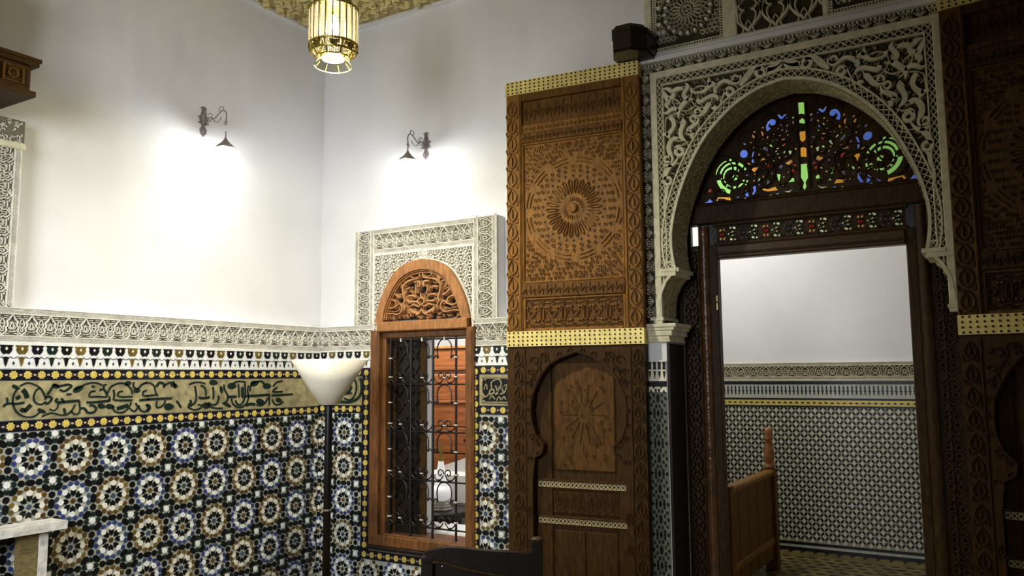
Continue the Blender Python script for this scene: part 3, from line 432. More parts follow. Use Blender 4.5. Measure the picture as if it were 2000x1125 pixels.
NAMES = {'centre': 'star_tile', 'dart': 'dart_tile', 'petal': 'petal_tile', 'arrow': 'arrow_tile', 'oval': 'oval_tile', 'octagon': 'octagon_tile', 'leaf': 'leaf_tile', 'star': 'star_tile'}
def cell(parity):
    L = []
    blue = parity == 0
    L.append(('centre', 't_brown' if blue else 't_slate', 0, 0, 0))
    for k in range(8):
        a = k * PI / 4
        L.append(('dart', 't_black', 0, 0, a)); L.append(('petal', 't_white' if blue else 't_cream', 0, 0, a))
    for k in range(16):
        L.append(('arrow', random.choice(('t_blue', 't_slate', 't_blue')) if blue else random.choice(('t_brown', 't_olive', 't_brown')), 0, 0, PI / 16 * (2 * k + 1)))
    for sx in (1, -1):
        for sy in (1, -1): L.append(('oval', 't_black', .355 * sx, .355 * sy, math.atan2(sy, sx) + PI / 2))
    return L
def edges():
    L = [('star', 't_white', -.5, .5, 0)]
    for hor in (1, 0):
        for s, key, c in ((-.355, 'leaf', 't_green'), (-.195, 'octagon', 't_black'), (0, 'oval', 't_black'), (.195, 'octagon', 't_black'), (.355, 'leaf', 't_green')):
            if hor: L.append((key, c, s, .5, PI if (key == 'leaf' and s > 0) else 0))
            else: L.append((key, c, -.5, s, (PI / 2 if s < 0 else -PI / 2) if key == 'leaf' else PI / 2))
    return L
def dado(parent, cols, rows, pu, pv, allow, cam_d, par0=0):
    """lay zellige cells; the 300 of each kind that show largest become objects, the rest one mesh per colour"""
    P = []
    for i, u in cols:
        for j, v in rows:
            for key, c, x, y, a in cell((i + j + par0) % 2) + edges():
                ox, oy = u + x * pu, v + y * pv
                if key in ('centre', 'dart', 'petal', 'arrow'): 
                    r = {'centre': 0, 'dart': .17, 'petal': .29, 'arrow': .385}[key]; cx, cy = ox + r * pu * cos(a), oy + r * pv * sin(a)
                    dx, dy = r * (pu - PT) * cos(a), r * (pv - PT) * sin(a); ox += dx; oy += dy
                else: cx, cy = ox, oy
                if allow(cx, cy): P.append((cam_d(cx, cy), key, c, ox, oy, a))
    P.sort(key=lambda p: p[0]); cnt = {}; rest = {}
    for d, key, c, x, y, a in P:
        nm = NAMES[key]; cnt[nm] = cnt.get(nm, 0) + 1
        if cnt[nm] <= 300:
            put(shared(key + c, SH[key], -.004, .003, c), nm, parent, T(x, y, random.uniform(-.0006, .0006), a))
        else:
            mb = rest.setdefault(c, MB()); ca, sa = cos(a), sin(a)
            mb.prism([(x + px * ca - py * sa, y + px * sa + py * ca) for px, py in SH[key]], -.004, .003, .06, back=False)
    for c, mb in rest.items(): mb.build('small_tile_field', M[c], parent, None, 'stuff')
pu, pv = .2608, .2745
MB().box(2.0, 5.0, 0, 1.81, REC, -.003).build('tile_bed', M['grout'], wall_left)
dado(wall_left, [(k, 2.674 + pu * k) for k in range(-2, 10)], [(j, 1.137 - pv * j) for j in range(0, 5)], pu, pv,
     lambda u, v: 2.2 < u < 4.993 and .02 < v < 1.285, lambda u, v: math.dist((XA, u, v), (0, 0, 1.6)))
for a0, a1, b0, b1 in ((-4.9, -4.345, 0, 1.81), (-3.37, -1.99, 0, 1.815), (-4.345, -3.37, 0, .27)):
    MB().box(a0, a1, b0, b1, REC, -.003).build('tile_bed', M['grout'], wall_back)
DB = .012
def allowB(u, v):
    if not (.02 < v < 1.285 + DB): return False
    if u < -4.44: return True
    if u > -3.31: return True
    return v < .175
dado(wall_back, [(0, -4.886), (1, -4.618), (2, -4.35), (3, -4.085), (4, -3.82), (5, -3.545), (6, -3.257), (7, -2.99)], [(j, 1.156 - .268 * j) for j in range(0, 5)], .268, .268,
     allowB, lambda u, v: math.dist((u, YB, v), (0, 0, 1.6)), 1)
# star borders: black strips with yellow stars
s8 = poly_n(8, .0265, PI / 8, .0205); dia = [(-.012, 0), (0, -.008), (.012, 0), (0, .008)]
def star_row(parent, s0, s1, mp, along_u=True, w=.062, step=.0795):
    a, b = mp(s0, -w / 2), mp(s1, w / 2)
    bar = MB().box(min(a[0], b[0]), max(a[0], b[0]), min(a[1], b[1]), max(a[1], b[1]), -.004, .003).build('black_strip', M['t_navy'], parent)
    n = round((s1 - s0) / step); st = (s1 - s0) / n
    for i in range(n):
        x, y = mp(s0 + (i + .5) * st, 0)
        put(shared('star8', s8, .0028, .0062, 't_yellow'), 'star_tile', bar, T(x, y))
        x, y = mp(s0 + i * st, 0)
        if i: put(shared('dia8', dia, .0028, .005, 't_pink'), 'diamond_tile', bar, T(x, y, 0, 0 if along_u else PI / 2))
ZS1, ZS2 = 1.624, 1.33
star_row(wall_left, 2.1, 5.0, lambda s, t: (s, ZS1 + t)); star_row(wall_left, 2.1, 5.0, lambda s, t: (s, ZS2 + t))
star_row(wall_back, -4.9, -4.43, lambda s, t: (s, ZS1 + DB + t)); star_row(wall_back, -4.9, -4.43, lambda s, t: (s, ZS2 + DB + t))
star_row(wall_back, -3.31, -2.4, lambda s, t: (s, 1.643 + t)); star_row(wall_back, -3.31, -2.4, lambda s, t: (s, 1.355 + t))
star_row(wall_back, .255, 1.672, lambda s, t: (-4.389 + t, s), False, .084)
star_row(wall_back, .255, 1.672, lambda s, t: (-3.338 + t, s), False, .06)
star_row(wall_back, -4.43, -3.31, lambda s, t: (s, .222 + t), True, .07)
# merlon band: dark lobed tiles and pendants on white
UPP = [(-.039, .115), (-.03, .10), (-.034, .088), (-.026, .072), (-.014, .06), (0, .066), (.014, .06), (.026, .072), (.034, .088), (.03, .10), (.039, .115)]
PEN = [(-.022, .052), (-.012, .042), (-.008, .02), (-.005, .012), (0, 0), (.005, .012), (.008, .02), (.012, .042), (.022, .052), (0, .058)]
LOZ = [(0, .008), (.007, .02), (0, .032), (-.007, .02)]
HOL = [(0, .082), (.009, .093), (0, .105), (-.009, .093)]
def merlons(parent, s0, s1, z, step=.0885):
    n = max(1, round((s1 - s0) / step)); st = (s1 - s0) / n
    bed = MB().box(s0, s1, z, 1.812, -.003, .001).build('white_strip', M['t_white'], parent)
    arcs = MB()
    for i in range(n):
        x = s0 + (i + .5) * st; c = ('t_black', 't_olive', 't_navy', 't_green')[i % 4]
        put(shared('upp' + c, UPP, 0, .005, c, .03), 'merlon_tile', bed, T(x, z + .022)); put(shared('pen' + c, PEN, 0, .005, c, .03), 'pendant_tile', bed, T(x, z + .012))
        put(shared('hol', HOL, .0045, .007, 't_cream'), 'diamond_tile', bed, T(x, z + .022)); put(shared('loz', LOZ, 0, .004, 't_slate'), 'lozenge_tile', bed, T(x + st / 2, z + .012))
        arcs.ribbon([(x + .018, z + .072), (x + st / 2 - .008, z + .062, .006), (x + st / 2, z + .06), (x + st / 2 + .008, z + .062, .006), (x + st - .018, z + .072)], .003, 0, .004)
    arcs.build('arc_tile_line', M['t_slate'], bed, None, 'stuff')
merlons(wall_left, 2.1, 5.0, 1.66); merlons(wall_back, -4.9, -4.345, 1.668); merlons(wall_back, -3.372, -2.4, 1.678)
# inscription panels
def inscr(parent, s0, s1, z0, z1, strokes, m_bed, m_ink, edge=True, ends=(True, True)):
    bed = MB().box(s0, s1, z0, z1, -.004, .002).build('inscription_panel', M[m_bed], parent)
    ink = MB()
    for s in strokes:
        P = cr(dec(s), 3) if len(s) > 6 else dec(s)
        if len(P) == 2:
            (xa, ya, wa), (xb, yb, _) = P; dx, dy = xb - xa, yb - ya; L = math.hypot(dx, dy) or 1; ex, ey = dx / L * wa * .45, dy / L * wa * .45
            P = [(xa - ex, ya - ey, wa * .25), (xa - ex * .5, ya - ey * .5, wa * .7), (xa, ya, wa * .9), ((xa + xb) / 2, (ya + yb) / 2, wa), (xb, yb, wa * .8), (xb + ex, yb + ey, wa * .2)]
        P = [(x, y, max(.008, w_ * 1.25)) for x, y, w_ in P]
        P = [p for p in P if s0 < p[0] < s1 and z0 < p[1] < z1]
        if len(P) > 1: ink.ribbon(P, .01, 0, .007, top=.8)
    ink.build('inscription', M[m_ink], bed)
    return bed
iA = inscr(wall_left, 2.1, 5.0, 1.365, 1.588, CA, 't_tan', 't_green')
iB = inscr(wall_back, -4.9, -4.435, 1.365 + DB, 1.588 + DB, CE, 't_tan', 't_green')
iC = inscr(wall_back, -3.305, -2.5, 1.39, 1.608, [], 't_tan', 't_black')
d = MB().box(-3.285, -2.52, 1.405, 1.593, .001, .004).build('dark_ground', M['t_black'], iC)
ink = MB()
for k, s in enumerate(CB):
    for du in (0, .22, .44):
        P = [(x + du, y, max(w_, .008)) for x, y, w_ in (cr(dec(s), 3) if len(s) > 6 else dec(s))]
        ink.ribbon(P, .01, .003, .008, top=.8)
for v in (1.412, 1.586): ink.box(-3.285, -2.52, v - .004, v + .004, .003, .007)
ink.box(-3.283, -3.277, 1.41, 1.588, .003, .007)
ink.build('inscription', M['t_tan'], iC)

# ------------------------------------------------------------ the great stucco arch
AC = -1.065
HALF = [(.715, 2.275), (.733, 2.364), (.74, 2.465), (.731, 2.565), (.69, 2.73), (.603, 2.94), (.49, 3.12), (.32, 3.28), (.16, 3.362), (.06, 3.385), (0, 3.396)]
HP = cr(HALF, 3)
def off(poly, d, tip=True):
    out = []
    for i in range(len(poly)):
        a = poly[max(0, i - 1)]; b = poly[min(len(poly) - 1, i + 1)]
        dx, dy = b[0] - a[0], b[1] - a[1]; L = math.hypot(dx, dy) or 1
        out.append((poly[i][0] + dy / L * d, poly[i][1] - dx / L * d))
    if tip: out[-1] = (0, out[-1][1])
    return out
CORB = [(.865, 1.93), (.845, 1.955), (.83, 2.0), (.828, 2.06), (.815, 2.13), (.785, 2.195), (.75, 2.235), (.735, 2.25), (.735, 2.262), (.718, 2.266)]
side = CORB + HP
def both(P): return [(AC + x, z) for x, z in P] + [(AC - x, z) for x, z in P[::-1]]
def lr(P): return [(AC - x, z) for x, z in P]
def rr(P): return [(AC + x, z) for x, z in P]
stucco_arch = empty('stucco_arch'); stucco_arch.parent = wall_back
inner = [(AC - x, z) for x, z in side] + [(AC + x, z) for x, z in side[::-1][1:]]
outer = [(AC + .935, 1.93), (AC + .935, 3.676), (AC - .935, 3.676), (AC - .935, 1.93)]
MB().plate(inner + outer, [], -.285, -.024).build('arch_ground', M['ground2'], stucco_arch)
# carved soffit skin: small leaf relief along the curved underside
so = MB(); sr = MB()
n = len(inner)
for i in range(n - 1):
    (x0, z0), (x1, z1) = inner[i], inner[i + 1]
    cx, cz = AC, 2.6; 
    dx, dz = x1 - x0, z1 - z0; L = math.hypot(dx, dz) or 1; nx, nz = dz / L, -dx / L
    if (cx - x0) * nx + (cz - z0) * nz < 0: nx, nz = -nx, -nz
    m_ = max(1, int(L / .02))
    for q in range(m_):
        f = (q + .5) / m_; bx, bz = x0 + dx * f, z0 + dz * f
        for k in range(7):
            w0 = -.262 + k * .034 + random.uniform(-.008, .008); ln = random.uniform(.012, .026); sl = random.uniform(-.02, .02); h = random.uniform(.003, .008)
            tx, tz = dx / L, dz / L
            a = (bx, bz, w0); b = (bx + tx * sl, bz + tz * sl, w0 + ln); wv = .004
            v = [(a[0] - tx * wv, a[1] - tz * wv, a[2]), (a[0] + tx * wv, a[1] + tz * wv, a[2]), (b[0] + tx * wv, b[1] + tz * wv, b[2]), (b[0] - tx * wv, b[1] - tz * wv, b[2]),
                 ((a[0] + b[0]) / 2 + nx * h, (a[1] + b[1]) / 2 + nz * h, (a[2] + b[2]) / 2)]
            sr.add(v, [(0, 1, 4), (1, 2, 4), (2, 3, 4), (3, 0, 4), (1, 0, 4), (2, 1, 4), (3, 2, 4), (0, 3, 4)][:4])
v = []; f = []
for i, (x, z) in enumerate(inner):
    a = inner[max(0, i - 1)]; b = inner[min(n - 1, i + 1)]; dx, dz = b[0] - a[0], b[1] - a[1]; L = math.hypot(dx, dz) or 1
    nx, nz = dz / L * .002, -dx / L * .002
    if (AC - x) * nx + (2.6 - z) * nz < 0: nx, nz = -nx, -nz
    v += [(x + nx, z + nz, -.284), (x + nx, z + nz, -.01)]
for i in range(n - 1): f.append((2 * i, 2 * i + 1, 2 * i + 3, 2 * i + 2))
so.add(v, f); so.build('arch_soffit', M['soffit'], stucco_arch)
sr.build('soffit_leaf_relief', M['stucco2'], stucco_arch, None, 'stuff')
# plain bands
st = MB()
for X in (lr, rr):
    P = X(HP)
    st.ribbon(X(off(HP, .011)), .022, -.03, .004, top=.85)
    st.ribbon(X(off(HP, .07)), .013, -.03, .002, top=.8)
    st.ribbon(X(off(CORB[:-1], .012, False)), .024, -.03, .006, top=.85)
    for a, b, e in ((.82, .865, .004), (.775, .785, .002)):
        x0, x1 = sorted((X([(a, 0)])[0][0], X([(b, 0)])[0][0])); st.bbox(x0, x1, 2.3 if a < .8 else 1.93, 3.61 if a > .8 else 3.524, -.03, e, .003)
    x0, x1 = sorted((X([(.715, 0)])[0][0], X([(.822, 0)])[0][0])); st.bbox(x0, x1, 2.262, 2.284, -.03, .012, .003)
    x0, x1 = sorted((X([(.742, 0)])[0][0], X([(.79, 0)])[0][0])); st.bbox(x0, x1, 2.318, 2.332, -.03, .003, .003)
st.bbox(AC - .866, AC + .866, 3.568, 3.613, -.03, .0055, .003); st.bbox(AC - .786, AC + .786, 3.513, 3.525, -.03, .0035, .003)
st.build('plain_band', M['stucco2'], stucco_arch)
for sg in (1, -1):
    for r0, r1, z0, z1 in ((.700, .86, 2.262, 2.286), (.722, .86, 2.236, 2.262), (.812, .90, 1.952, 1.972)):
        a, b = sorted((AC + sg * r0, AC + sg * r1)); MB().box(a, b, z0, z1, -.275, .008).build('corbel_shelf', M['stucco2'], stucco_arch)
# diamond lattice strips
la = MB()
def lattice(mp, L, t0, t1, step):
    n_ = max(1, round(L / step)); s_ = L / n_
    for i in range(n_):
        la.ribbon([mp(i * s_, t0), mp((i + 1) * s_, t1)], .0062, -.025, -.002, top=.7); la.ribbon([mp((i + 1) * s_, t0), mp(i * s_, t1)], .0062, -.025, -.003, top=.7)
for sg in (1, -1):
    lattice(lambda s, t: (AC + sg * t, 2.288 + s), 1.28, .787, .818, .043)
    # along the curve
    acc = [0]
    for a, b in zip(HP, HP[1:]): acc.append(acc[-1] + math.dist(a, b))
    def atp(s, t):
        P = OFFS[t]; s = min(max(s, 0), acc[-1] - 1e-6); i = max(k for k in range(len(acc)) if acc[k] <= s); i = min(i, len(P) - 2)
        f_ = (s - acc[i]) / (acc[i + 1] - acc[i] or 1); return (AC + sg * (P[i][0] + (P[i + 1][0] - P[i][0]) * f_), P[i][1] + (P[i + 1][1] - P[i][1]) * f_)
    OFFS = {0: off(HP, .022), 1: off(HP, .064)}
    lattice(atp, acc[-1], 0, 1, .04)
lattice(lambda s, t: (AC - .785 + s, t), 1.57, 3.526, 3.567, .045)
for sg in (1, -1): lattice(lambda s, t: (AC + sg * (.735 + s), t), .05, 2.285, 2.316, .03)
la.build('diamond_lattice', M['stucco2'], stucco_arch, None, 'stuff')
# arabesque scrolls of the spandrels, each leaf scroll a piece of its own
for sg in (1, -1):
    for s in SP:
        P = [(x if sg > 0 else 2 * AC - x, z, w_ * 1.08) for x, z, w_ in cr(dec(s), 4)]
        mb = MB().ribbon(P, .02, -.024, .003, top=.9); mb.build('scroll_leaf', M['stucco2'], stucco_arch)
    vi = MB()
    for s in SV:
        P = [(x if sg > 0 else 2 * AC - x, z) for x, z, w_ in dec(s)]
        P = [p for p in P if abs(p[0] - AC) < .775 and p[1] < 3.51]
        if len(P) > 2: vi.ribbon(cr(P, 2), .0075, -.024, -.006, top=.7)
    vi.build('vine', M['stucco2'], stucco_arch)
fe = MB()
def inside_sp(x, z):
    x = abs(x - AC)
    if x > .772 or z > 3.51 or z < 2.34: return False
    P = OFF8
    for (h0, z0), (h1, z1) in zip(P, P[1:]):
        if z0 <= z <= z1: return x > h0 + (h1 - h0) * (z - z0) / (z1 - z0 + 1e-9) + .004
    return z > 3.47
OFF8 = off(HP, .08)
for i in range(2600):
    x, z = AC + random.uniform(-.775, .775), random.uniform(2.34, 3.51)
    a = math.atan2(z - 2.55, x - AC) + random.uniform(-.5, .5); l = random.uniform(.014, .026)
    if inside_sp(x, z) and inside_sp(x + l * cos(a), z + l * sin(a)): fe.ribbon([(x, z), (x + l * cos(a), z + l * sin(a))], .005, -.026, -.012, top=.5)
fe.build('fern_hatching', M['stucco2'], stucco_arch, None, 'stuff')
# little carved leaf under each shelf
for sg in (1, -1):
    mb = MB()
    for pl in ([(.812, 2.25, .008), (.79, 2.245, .016), (.775, 2.225, .012), (.79, 2.215, .012)], [(.814, 2.2, .006), (.806, 2.22, .014), (.808, 2.24, .01)]):
        mb.ribbon([(AC + sg * x, z, w_) for x, z, w_ in cr(pl, 3)], .01, -.024, 0)
    mb.build('corbel_leaf', M['stucco2'], stucco_arch)
# outer frieze of palmettes
fz = MB()
def palm(mp, L, P=.148):
    n_ = round(L / P); p = L / n_
    for i in range(n_):
        o = i * p
        for pl, w_ in (([(.37 + .12 * cos(a), .5 + .3 * sin(a)) for a in [k * PI / 5 for k in range(10)]] + [(.49, .5)], .05), ([(.34, .3), (.4, .45), (.35, .55), (.4, .7)], .06), ([(.37, .82), (.37, .95)], .06)):
            fz.ribbon([mp(o + x * p, y) for x, y in cr(pl, 2)], w_ * .085, -.022, 0, top=.6)
        for k in range(5):
            a = (k - 2) * .38; fz.ribbon([mp(o + p * (.85 + .3 * sin(a) * q), .12 + .75 * cos(a) * q) for q in (0, .45, 1)], .0055, -.022, -.001, top=.6)
        for sx in (-1, 1):
            fz.ribbon([mp(o + p * (.37 + sx * x), y) for x, y in cr([(.02, .1), (.14, .08), (.2, .2), (.16, .32)], 2)], .005, -.022, -.002); fz.ribbon([mp(o + p * (.37 + sx * x), y) for x, y in cr([(.16, .6), (.22, .75), (.16, .9), (.1, .92)], 2)], .005, -.022, -.002)
for sg in (1, -1): palm(lambda s, t: (AC + sg * (.868 + .062 * t), 1.95 + s), 1.66)
palm(lambda s, t: (AC - .93 + s, 3.614 + .05 * t), 1.86)
fz.build('palmette_frieze', M['stucco2'], stucco_arch, None, 'stuff')
pe = MB()
for i in range(76): pe.dome(AC - .925 + i * .0247, 3.668, .0095, .012, -.02, 6)
pe.build('bead_moulding', M['stucco2'], stucco_arch, None, 'stuff')
led = MB(); led.bbox(AC - .94, AC + .94, 3.678, 3.715, REC, .03, .008); led.bbox(AC - .9, AC + .94, 3.715, 3.742, REC, .006, .006)
led.build('ledge', M['plaster'], stucco_arch)
# piers under the arch: corbel, plain block and tiles
for sg in (-1,):
    a, b = sorted((AC + sg * .80, AC + sg * .935)); pier = MB().box(a, b, 0, 1.93, -.64, -.006).build('arch_pier', M['plaster'], stucco_arch)
    c = MB(); 
    for z0, z1, e in ((1.905, 1.93, .075), (1.885, 1.905, .06), (1.85, 1.885, .045), (1.825, 1.85, .025), (1.81, 1.825, .03)):
        a2, b2 = sorted((AC + sg * (.80 - e), AC + sg * .935)); c.bbox(a2, b2, z0, z1, -.28, .0 + e * .3, .004)
    c.build('corbel', M['stucco2'], pier)
    tb = MB().box(a + .004, b - .004, 0, 1.69, -.006, -.002).build('pier_tile_bed', M['t_grey'], pier)
    a3, b3 = sorted((AC + sg * .785, AC + sg * .80)); MB().box(a3, b3, 0, 1.80, -.29, -.012).build('reveal_board', M['wood_bk'], pier)
    pts = MB(); 
    cols = {'t_black': MB(), 't_green': MB(), 't_cream': MB()}
    uc = (a + b) / 2
    for j in range(9):
        z = 1.45 - j * .19
        cols['t_black'].prism([(uc + .012 * cos(t), z + .03 * sin(t)) for t in [k * PI / 4 for k in range(8)]], -.003, .002, .05)
        for k in range(8):
            t = k * PI / 4 + PI / 8; cols['t_black' if k % 2 else 't_green'].prism([(uc + .03 * cos(t) + .008 * cos(q), z + .055 * sin(t) + .014 * sin(q)) for q in [i * PI / 3 for i in range(6)]], -.003, .002, .05)
        for k in range(12):
            t = k * PI / 6; x, y = uc + .05 * cos(t), z + .085 * sin(t)
            cols['t_green' if k % 2 else 't_black'].prism([(x + .008 * cos(q), y + .013 * sin(q)) for q in [i * PI / 3 for i in range(6)]], -.003, .002, .05)
        for sx in (-.05, -.025, 0, .025, .05):
            cols['t_black' if sx else 't_green'].prism([(uc + sx + .009 * cos(q), z + .095 + .013 * sin(q)) for q in [i * PI / 4 for i in range(8)]], -.003, .002, .05)
    for k, mb in cols.items(): mb.build('pier_tile_field', M[k], tb, None, 'stuff')
    tp = MB(); tk = MB(); tp.box(a + .004, b - .004, 1.49, 1.69, -.003, .001); tk.box(a + .004, b - .004, 1.525, 1.56, -.002, .003)
    tp.build('white_strip', M['t_cream'], tb); tk.build('black_strip', M['t_black'], tb)
    for k in range(4):
        u = a + .02 + k * .032
        put(shared('mpu', [(-.011, 1.635), (-.008, 1.655), (-.012, 1.685), (.012, 1.685), (.008, 1.655), (.011, 1.635)], 0, .005, 't_black', .03), 'merlon_tile', tb, T(u, 0)); put(shared('mpd', [(-.008, 1.625), (-.005, 1.6), (0, 1.575), (.005, 1.6), (.008, 1.625)], 0, .005, 't_black', .03), 'pendant_tile', tb, T(u, 0))
# panels above the ledge
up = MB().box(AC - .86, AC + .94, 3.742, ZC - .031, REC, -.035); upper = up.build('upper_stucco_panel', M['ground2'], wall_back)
fr = MB()
for a, b in ((-1.965, -1.912), (-1.424, -1.341), (-.82, -.79), (-.33, -.14)): fr.bbox(a, b, 3.742, ZC - .031, -.04, -.006, .004)
fr.bbox(-1.965, -.14, 3.738, 3.752, -.04, -.004, .003)
fr.build('post', M['stucco2'], upper)
ds = MB()
for a, b in ((-1.905, -1.424), (-.79, -.34)):
    for u in (a, b - .026):
        ds.box(u, u + .005, 3.752, 4.55, -.036, -.01); ds.box(u + .021, u + .026, 3.752, 4.55, -.036, -.01)
        for k in range(46): ds.box(u, u + .026, 3.758 + k * .0172, 3.7645 + k * .0172, -.036, -.011)
    ds.box(a, b, 3.752, 3.757, -.036, -.01); ds.box(a, b, 3.771, 3.776, -.036, -.01)
    for k in range(int((b - a) / .0172)): ds.box(a + k * .0172, a + k * .0172 + .0065, 3.752, 3.776, -.036, -.011)
ds.build('dotted_border', M['stucco2'], upper, None, 'stuff')
ro = MB(); bl = MB()
for cx, (a, b) in ((-1.665, (-1.878, -1.452)), (-.565, (-.764, -.368))):
    cz = 4.0; N = 20
    ro.ribbon(poly_n(20, .032, 0, None, cx, cz), .008, -.036, -.008, closed=True)
    for k in range(4): ro.ribbon([(cx, cz), (cx + .03 * cos(k * PI / 2 + .3), cz + .03 * sin(k * PI / 2 + .3))], .007, -.036, -.01)
    for k in range(N):
        t = 2 * PI * k / N; tv = (cos(t), sin(t)); nv = (-sin(t), cos(t))
        def q(r, o): return (cx + tv[0] * r + nv[0] * o, cz + tv[1] * r + nv[1] * o)
        ro.ribbon([q(.045, 0), q(.055, .0065), q(.095, .012), q(.108, 0), q(.095, -.012), q(.055, -.0065)], .0045, -.036, -.008, closed=True, top=.7)
        bl.prism([q(.138, 0), q(.15, .011), q(.165, .012), q(.172, 0), q(.165, -.012), q(.15, -.011)], -.036, -.009, .12)
        h = PI / N
        ro.ribbon([(cx + .108 * cos(t), cz + .108 * sin(t)), (cx + .138 * cos(t + h), cz + .138 * sin(t + h)), (cx + .165 * cos(t + h), cz + .165 * sin(t + h))], .004, -.036, -.01)
        ro.ribbon([(cx + .108 * cos(t), cz + .108 * sin(t)), (cx + .138 * cos(t - h), cz + .138 * sin(t - h))], .004, -.036, -.01)
    for i in range(-8, 9):
        for j in range(-6, 14):
            x, z = cx + i * .033 + (j % 2) * .0165, cz + j * .029
            if not (a + .012 < x < b - .012 and 3.792 < z < 4.5): continue
            if math.dist((x, z), (cx, cz)) < .19: continue
            if random.random() < .15: bl.prism(poly_n(6, .017, 0, None, x, z), -.036, -.009, .15)
            else: ro.ribbon(poly_n(6, .0145, (i + j) * .3, None, x, z), .0045, -.036, -.01, closed=True, top=.7)
            for k in range(3): 
                t = k * PI / 3 + .2; ro.ribbon([(x + .015 * cos(t), z + .015 * sin(t)), (x + .024 * cos(t), z + .024 * sin(t))], .0042, -.036, -.01)
ro.build('star_tracery', M['stucco2'], upper, None, 'stuff'); bl.build('star_block', M['stucco'], upper, None, 'stuff')
sb = MB()
for i in range(-1, 5):
    cx = -1.33 + i * .17 + .06
    for dx, hz in ((0, 0), (.085, .16)):
        for k in range(4):
            z = 3.75 + k * .32 + hz
            for sg in (1, -1):
                P = [(cx + dx + sg * x, z + y) for x, y in cr([(.0, .0), (.012, .03), (.035, .05), (.075, .1), (.085, .16), (.06, .2), (.03, .24), (0, .32)], 3)]
                P = [p for p in P if -1.341 < p[0] < -.822 and 3.752 < p[1] < 4.58]
                if len(P) > 1: sb.ribbon(P, .016, -.036, -.008, top=.7)
                P = [(cx + dx + sg * x, z + y) for x, y in cr([(.052, .0), (.034, .012), (.03, .05), (.05, .1), (.045, .14), (.02, .16)], 3)]
                P = [p for p in P if -1.341 < p[0] < -.822 and 3.752 < p[1] < 4.58]
                if len(P) > 1: sb.ribbon(P, .01, -.036, -.012, top=.7)
                P = [(cx + dx + sg * x, z + y) for x, y in cr([(.0, .085), (.016, .06), (.018, .03), (.006, .025), (.01, .045)], 2)]
                P = [p for p in P if -1.341 < p[0] < -.822 and 3.752 < p[1] < 4.58]
                if len(P) > 1: sb.ribbon(P, .006, -.036, -.014, top=.7)
sb.build('ogee_tracery', M['stucco2'], upper, None, 'stuff')

# ------------------------------------------------------------ small window with wooden arch and iron grille
window_1 = empty('window_1', FB, 'structure')
def bar(name, a0, a1, b0, b1, c0, c1, m, parent, e=.008): return MB().bbox(a0, a1, b0, b1, c0, c1, e).build(name, M[m], parent)
zs = .305
for a, b in ((-4.332, -4.245), (-3.41, -3.338)):
    o = bar('casing_board', a, b, zs, 1.965, REC, .03, 'wood_cs', window_1); MB().bbox(a + .012, b - .012, zs + .05, 1.94, .028, .038, .006).build('moulding', M['wood_cs'], o)
bar('bottom_board', -4.245, -3.41, zs, .385, REC, .03, 'wood_cs', window_1)
MB().bbox(-4.33, -3.34, .272, .305, REC, .045, .008).build('sill_moulding', M['wood_bk'], window_1)
bar('lintel', -4.262, -3.392, 1.952, 2.03, REC, .042, 'wood_or', window_1)
bar('head_board', -4.245, -3.41, 1.9, 1.952, -.16, -.01, 'wood_cs', window_1)
for a, b in ((-4.245, -4.205), (-3.445, -3.41)): bar('reveal_board', a, b, .385, 1.905, -.12, -.012, 'wood_cs', window_1)
bar('sill_board', -4.245, -3.41, .34, .392, -.22, -.012, 'wood_cs', window_1)
outer = [(WC - h, z) for h, z in cr(ARW, 3)[::-1]] + [(WC + h, z) for h, z in cr(ARW, 3)[1:]]
inn = [(WC + (x - WC) * .845, 2.03 + (z - 2.03) * .835) for x, z in outer if z > 2.03]
ring_o = [p for p in outer if p[1] > 1.95]
MB().plate([(ring_o[0][0], 2.028)] + [p for p in ring_o if p[1] > 2.028] + [(ring_o[-1][0], 2.028)] + [(inn[-1][0], 2.028)] + inn[::-1] + [(inn[0][0], 2.028)], [], REC, .034).build('arch_board', M['wood_or'], window_1)
mo = MB(); 
for k, e in ((.83, .022), (.80, .012)): mo.ribbon([(WC + (x - WC) * k, 2.03 + (z - 2.03) * (k - .01)) for x, z in outer if z > 2.03], .014, -.05, e)
mo.build('arch_moulding', M['wood_or'], window_1)
back = MB().prism([(WC + (x - WC) * .86, 2.03 + (z - 2.03) * .85) for x, z in outer if z > 2.03], -.10, -.055).build('tympanum', M['hole'], window_1)
for sg in (1, -1):
    for s in TY:
        P = [(x if sg < 0 else 2 * -3.842 - x, z, max(w_ * 1.35, .010)) for x, z, w_ in cr(dec(s), 4)]
        MB().ribbon(P, .02, -.046, random.uniform(.0, .014), top=.4).build('carved_scroll', M['wood_lt'], back)
ex = MB()
for i in range(170):
    x, z = WC + random.uniform(-.36, .36), random.uniform(2.045, 2.4)
    if abs(x - WC) > arw(2.03 + (z - 2.03) * 1.22) * .8: continue
    a = random.uniform(0, 6.28); r = random.uniform(.012, .024)
    ex.ribbon([(x + r * cos(a + t) * (1 - t / 9), z + r * sin(a + t) * (1 - t / 9), .004 + .008 * sin(t / 4 * 3.1)) for t in (0, .8, 1.6, 2.4, 3.2, 4)], .01, -.046, random.uniform(-.02, -.004), top=.4)
ex.build('carved_filler', M['wood_lt'], back, None, 'stuff')
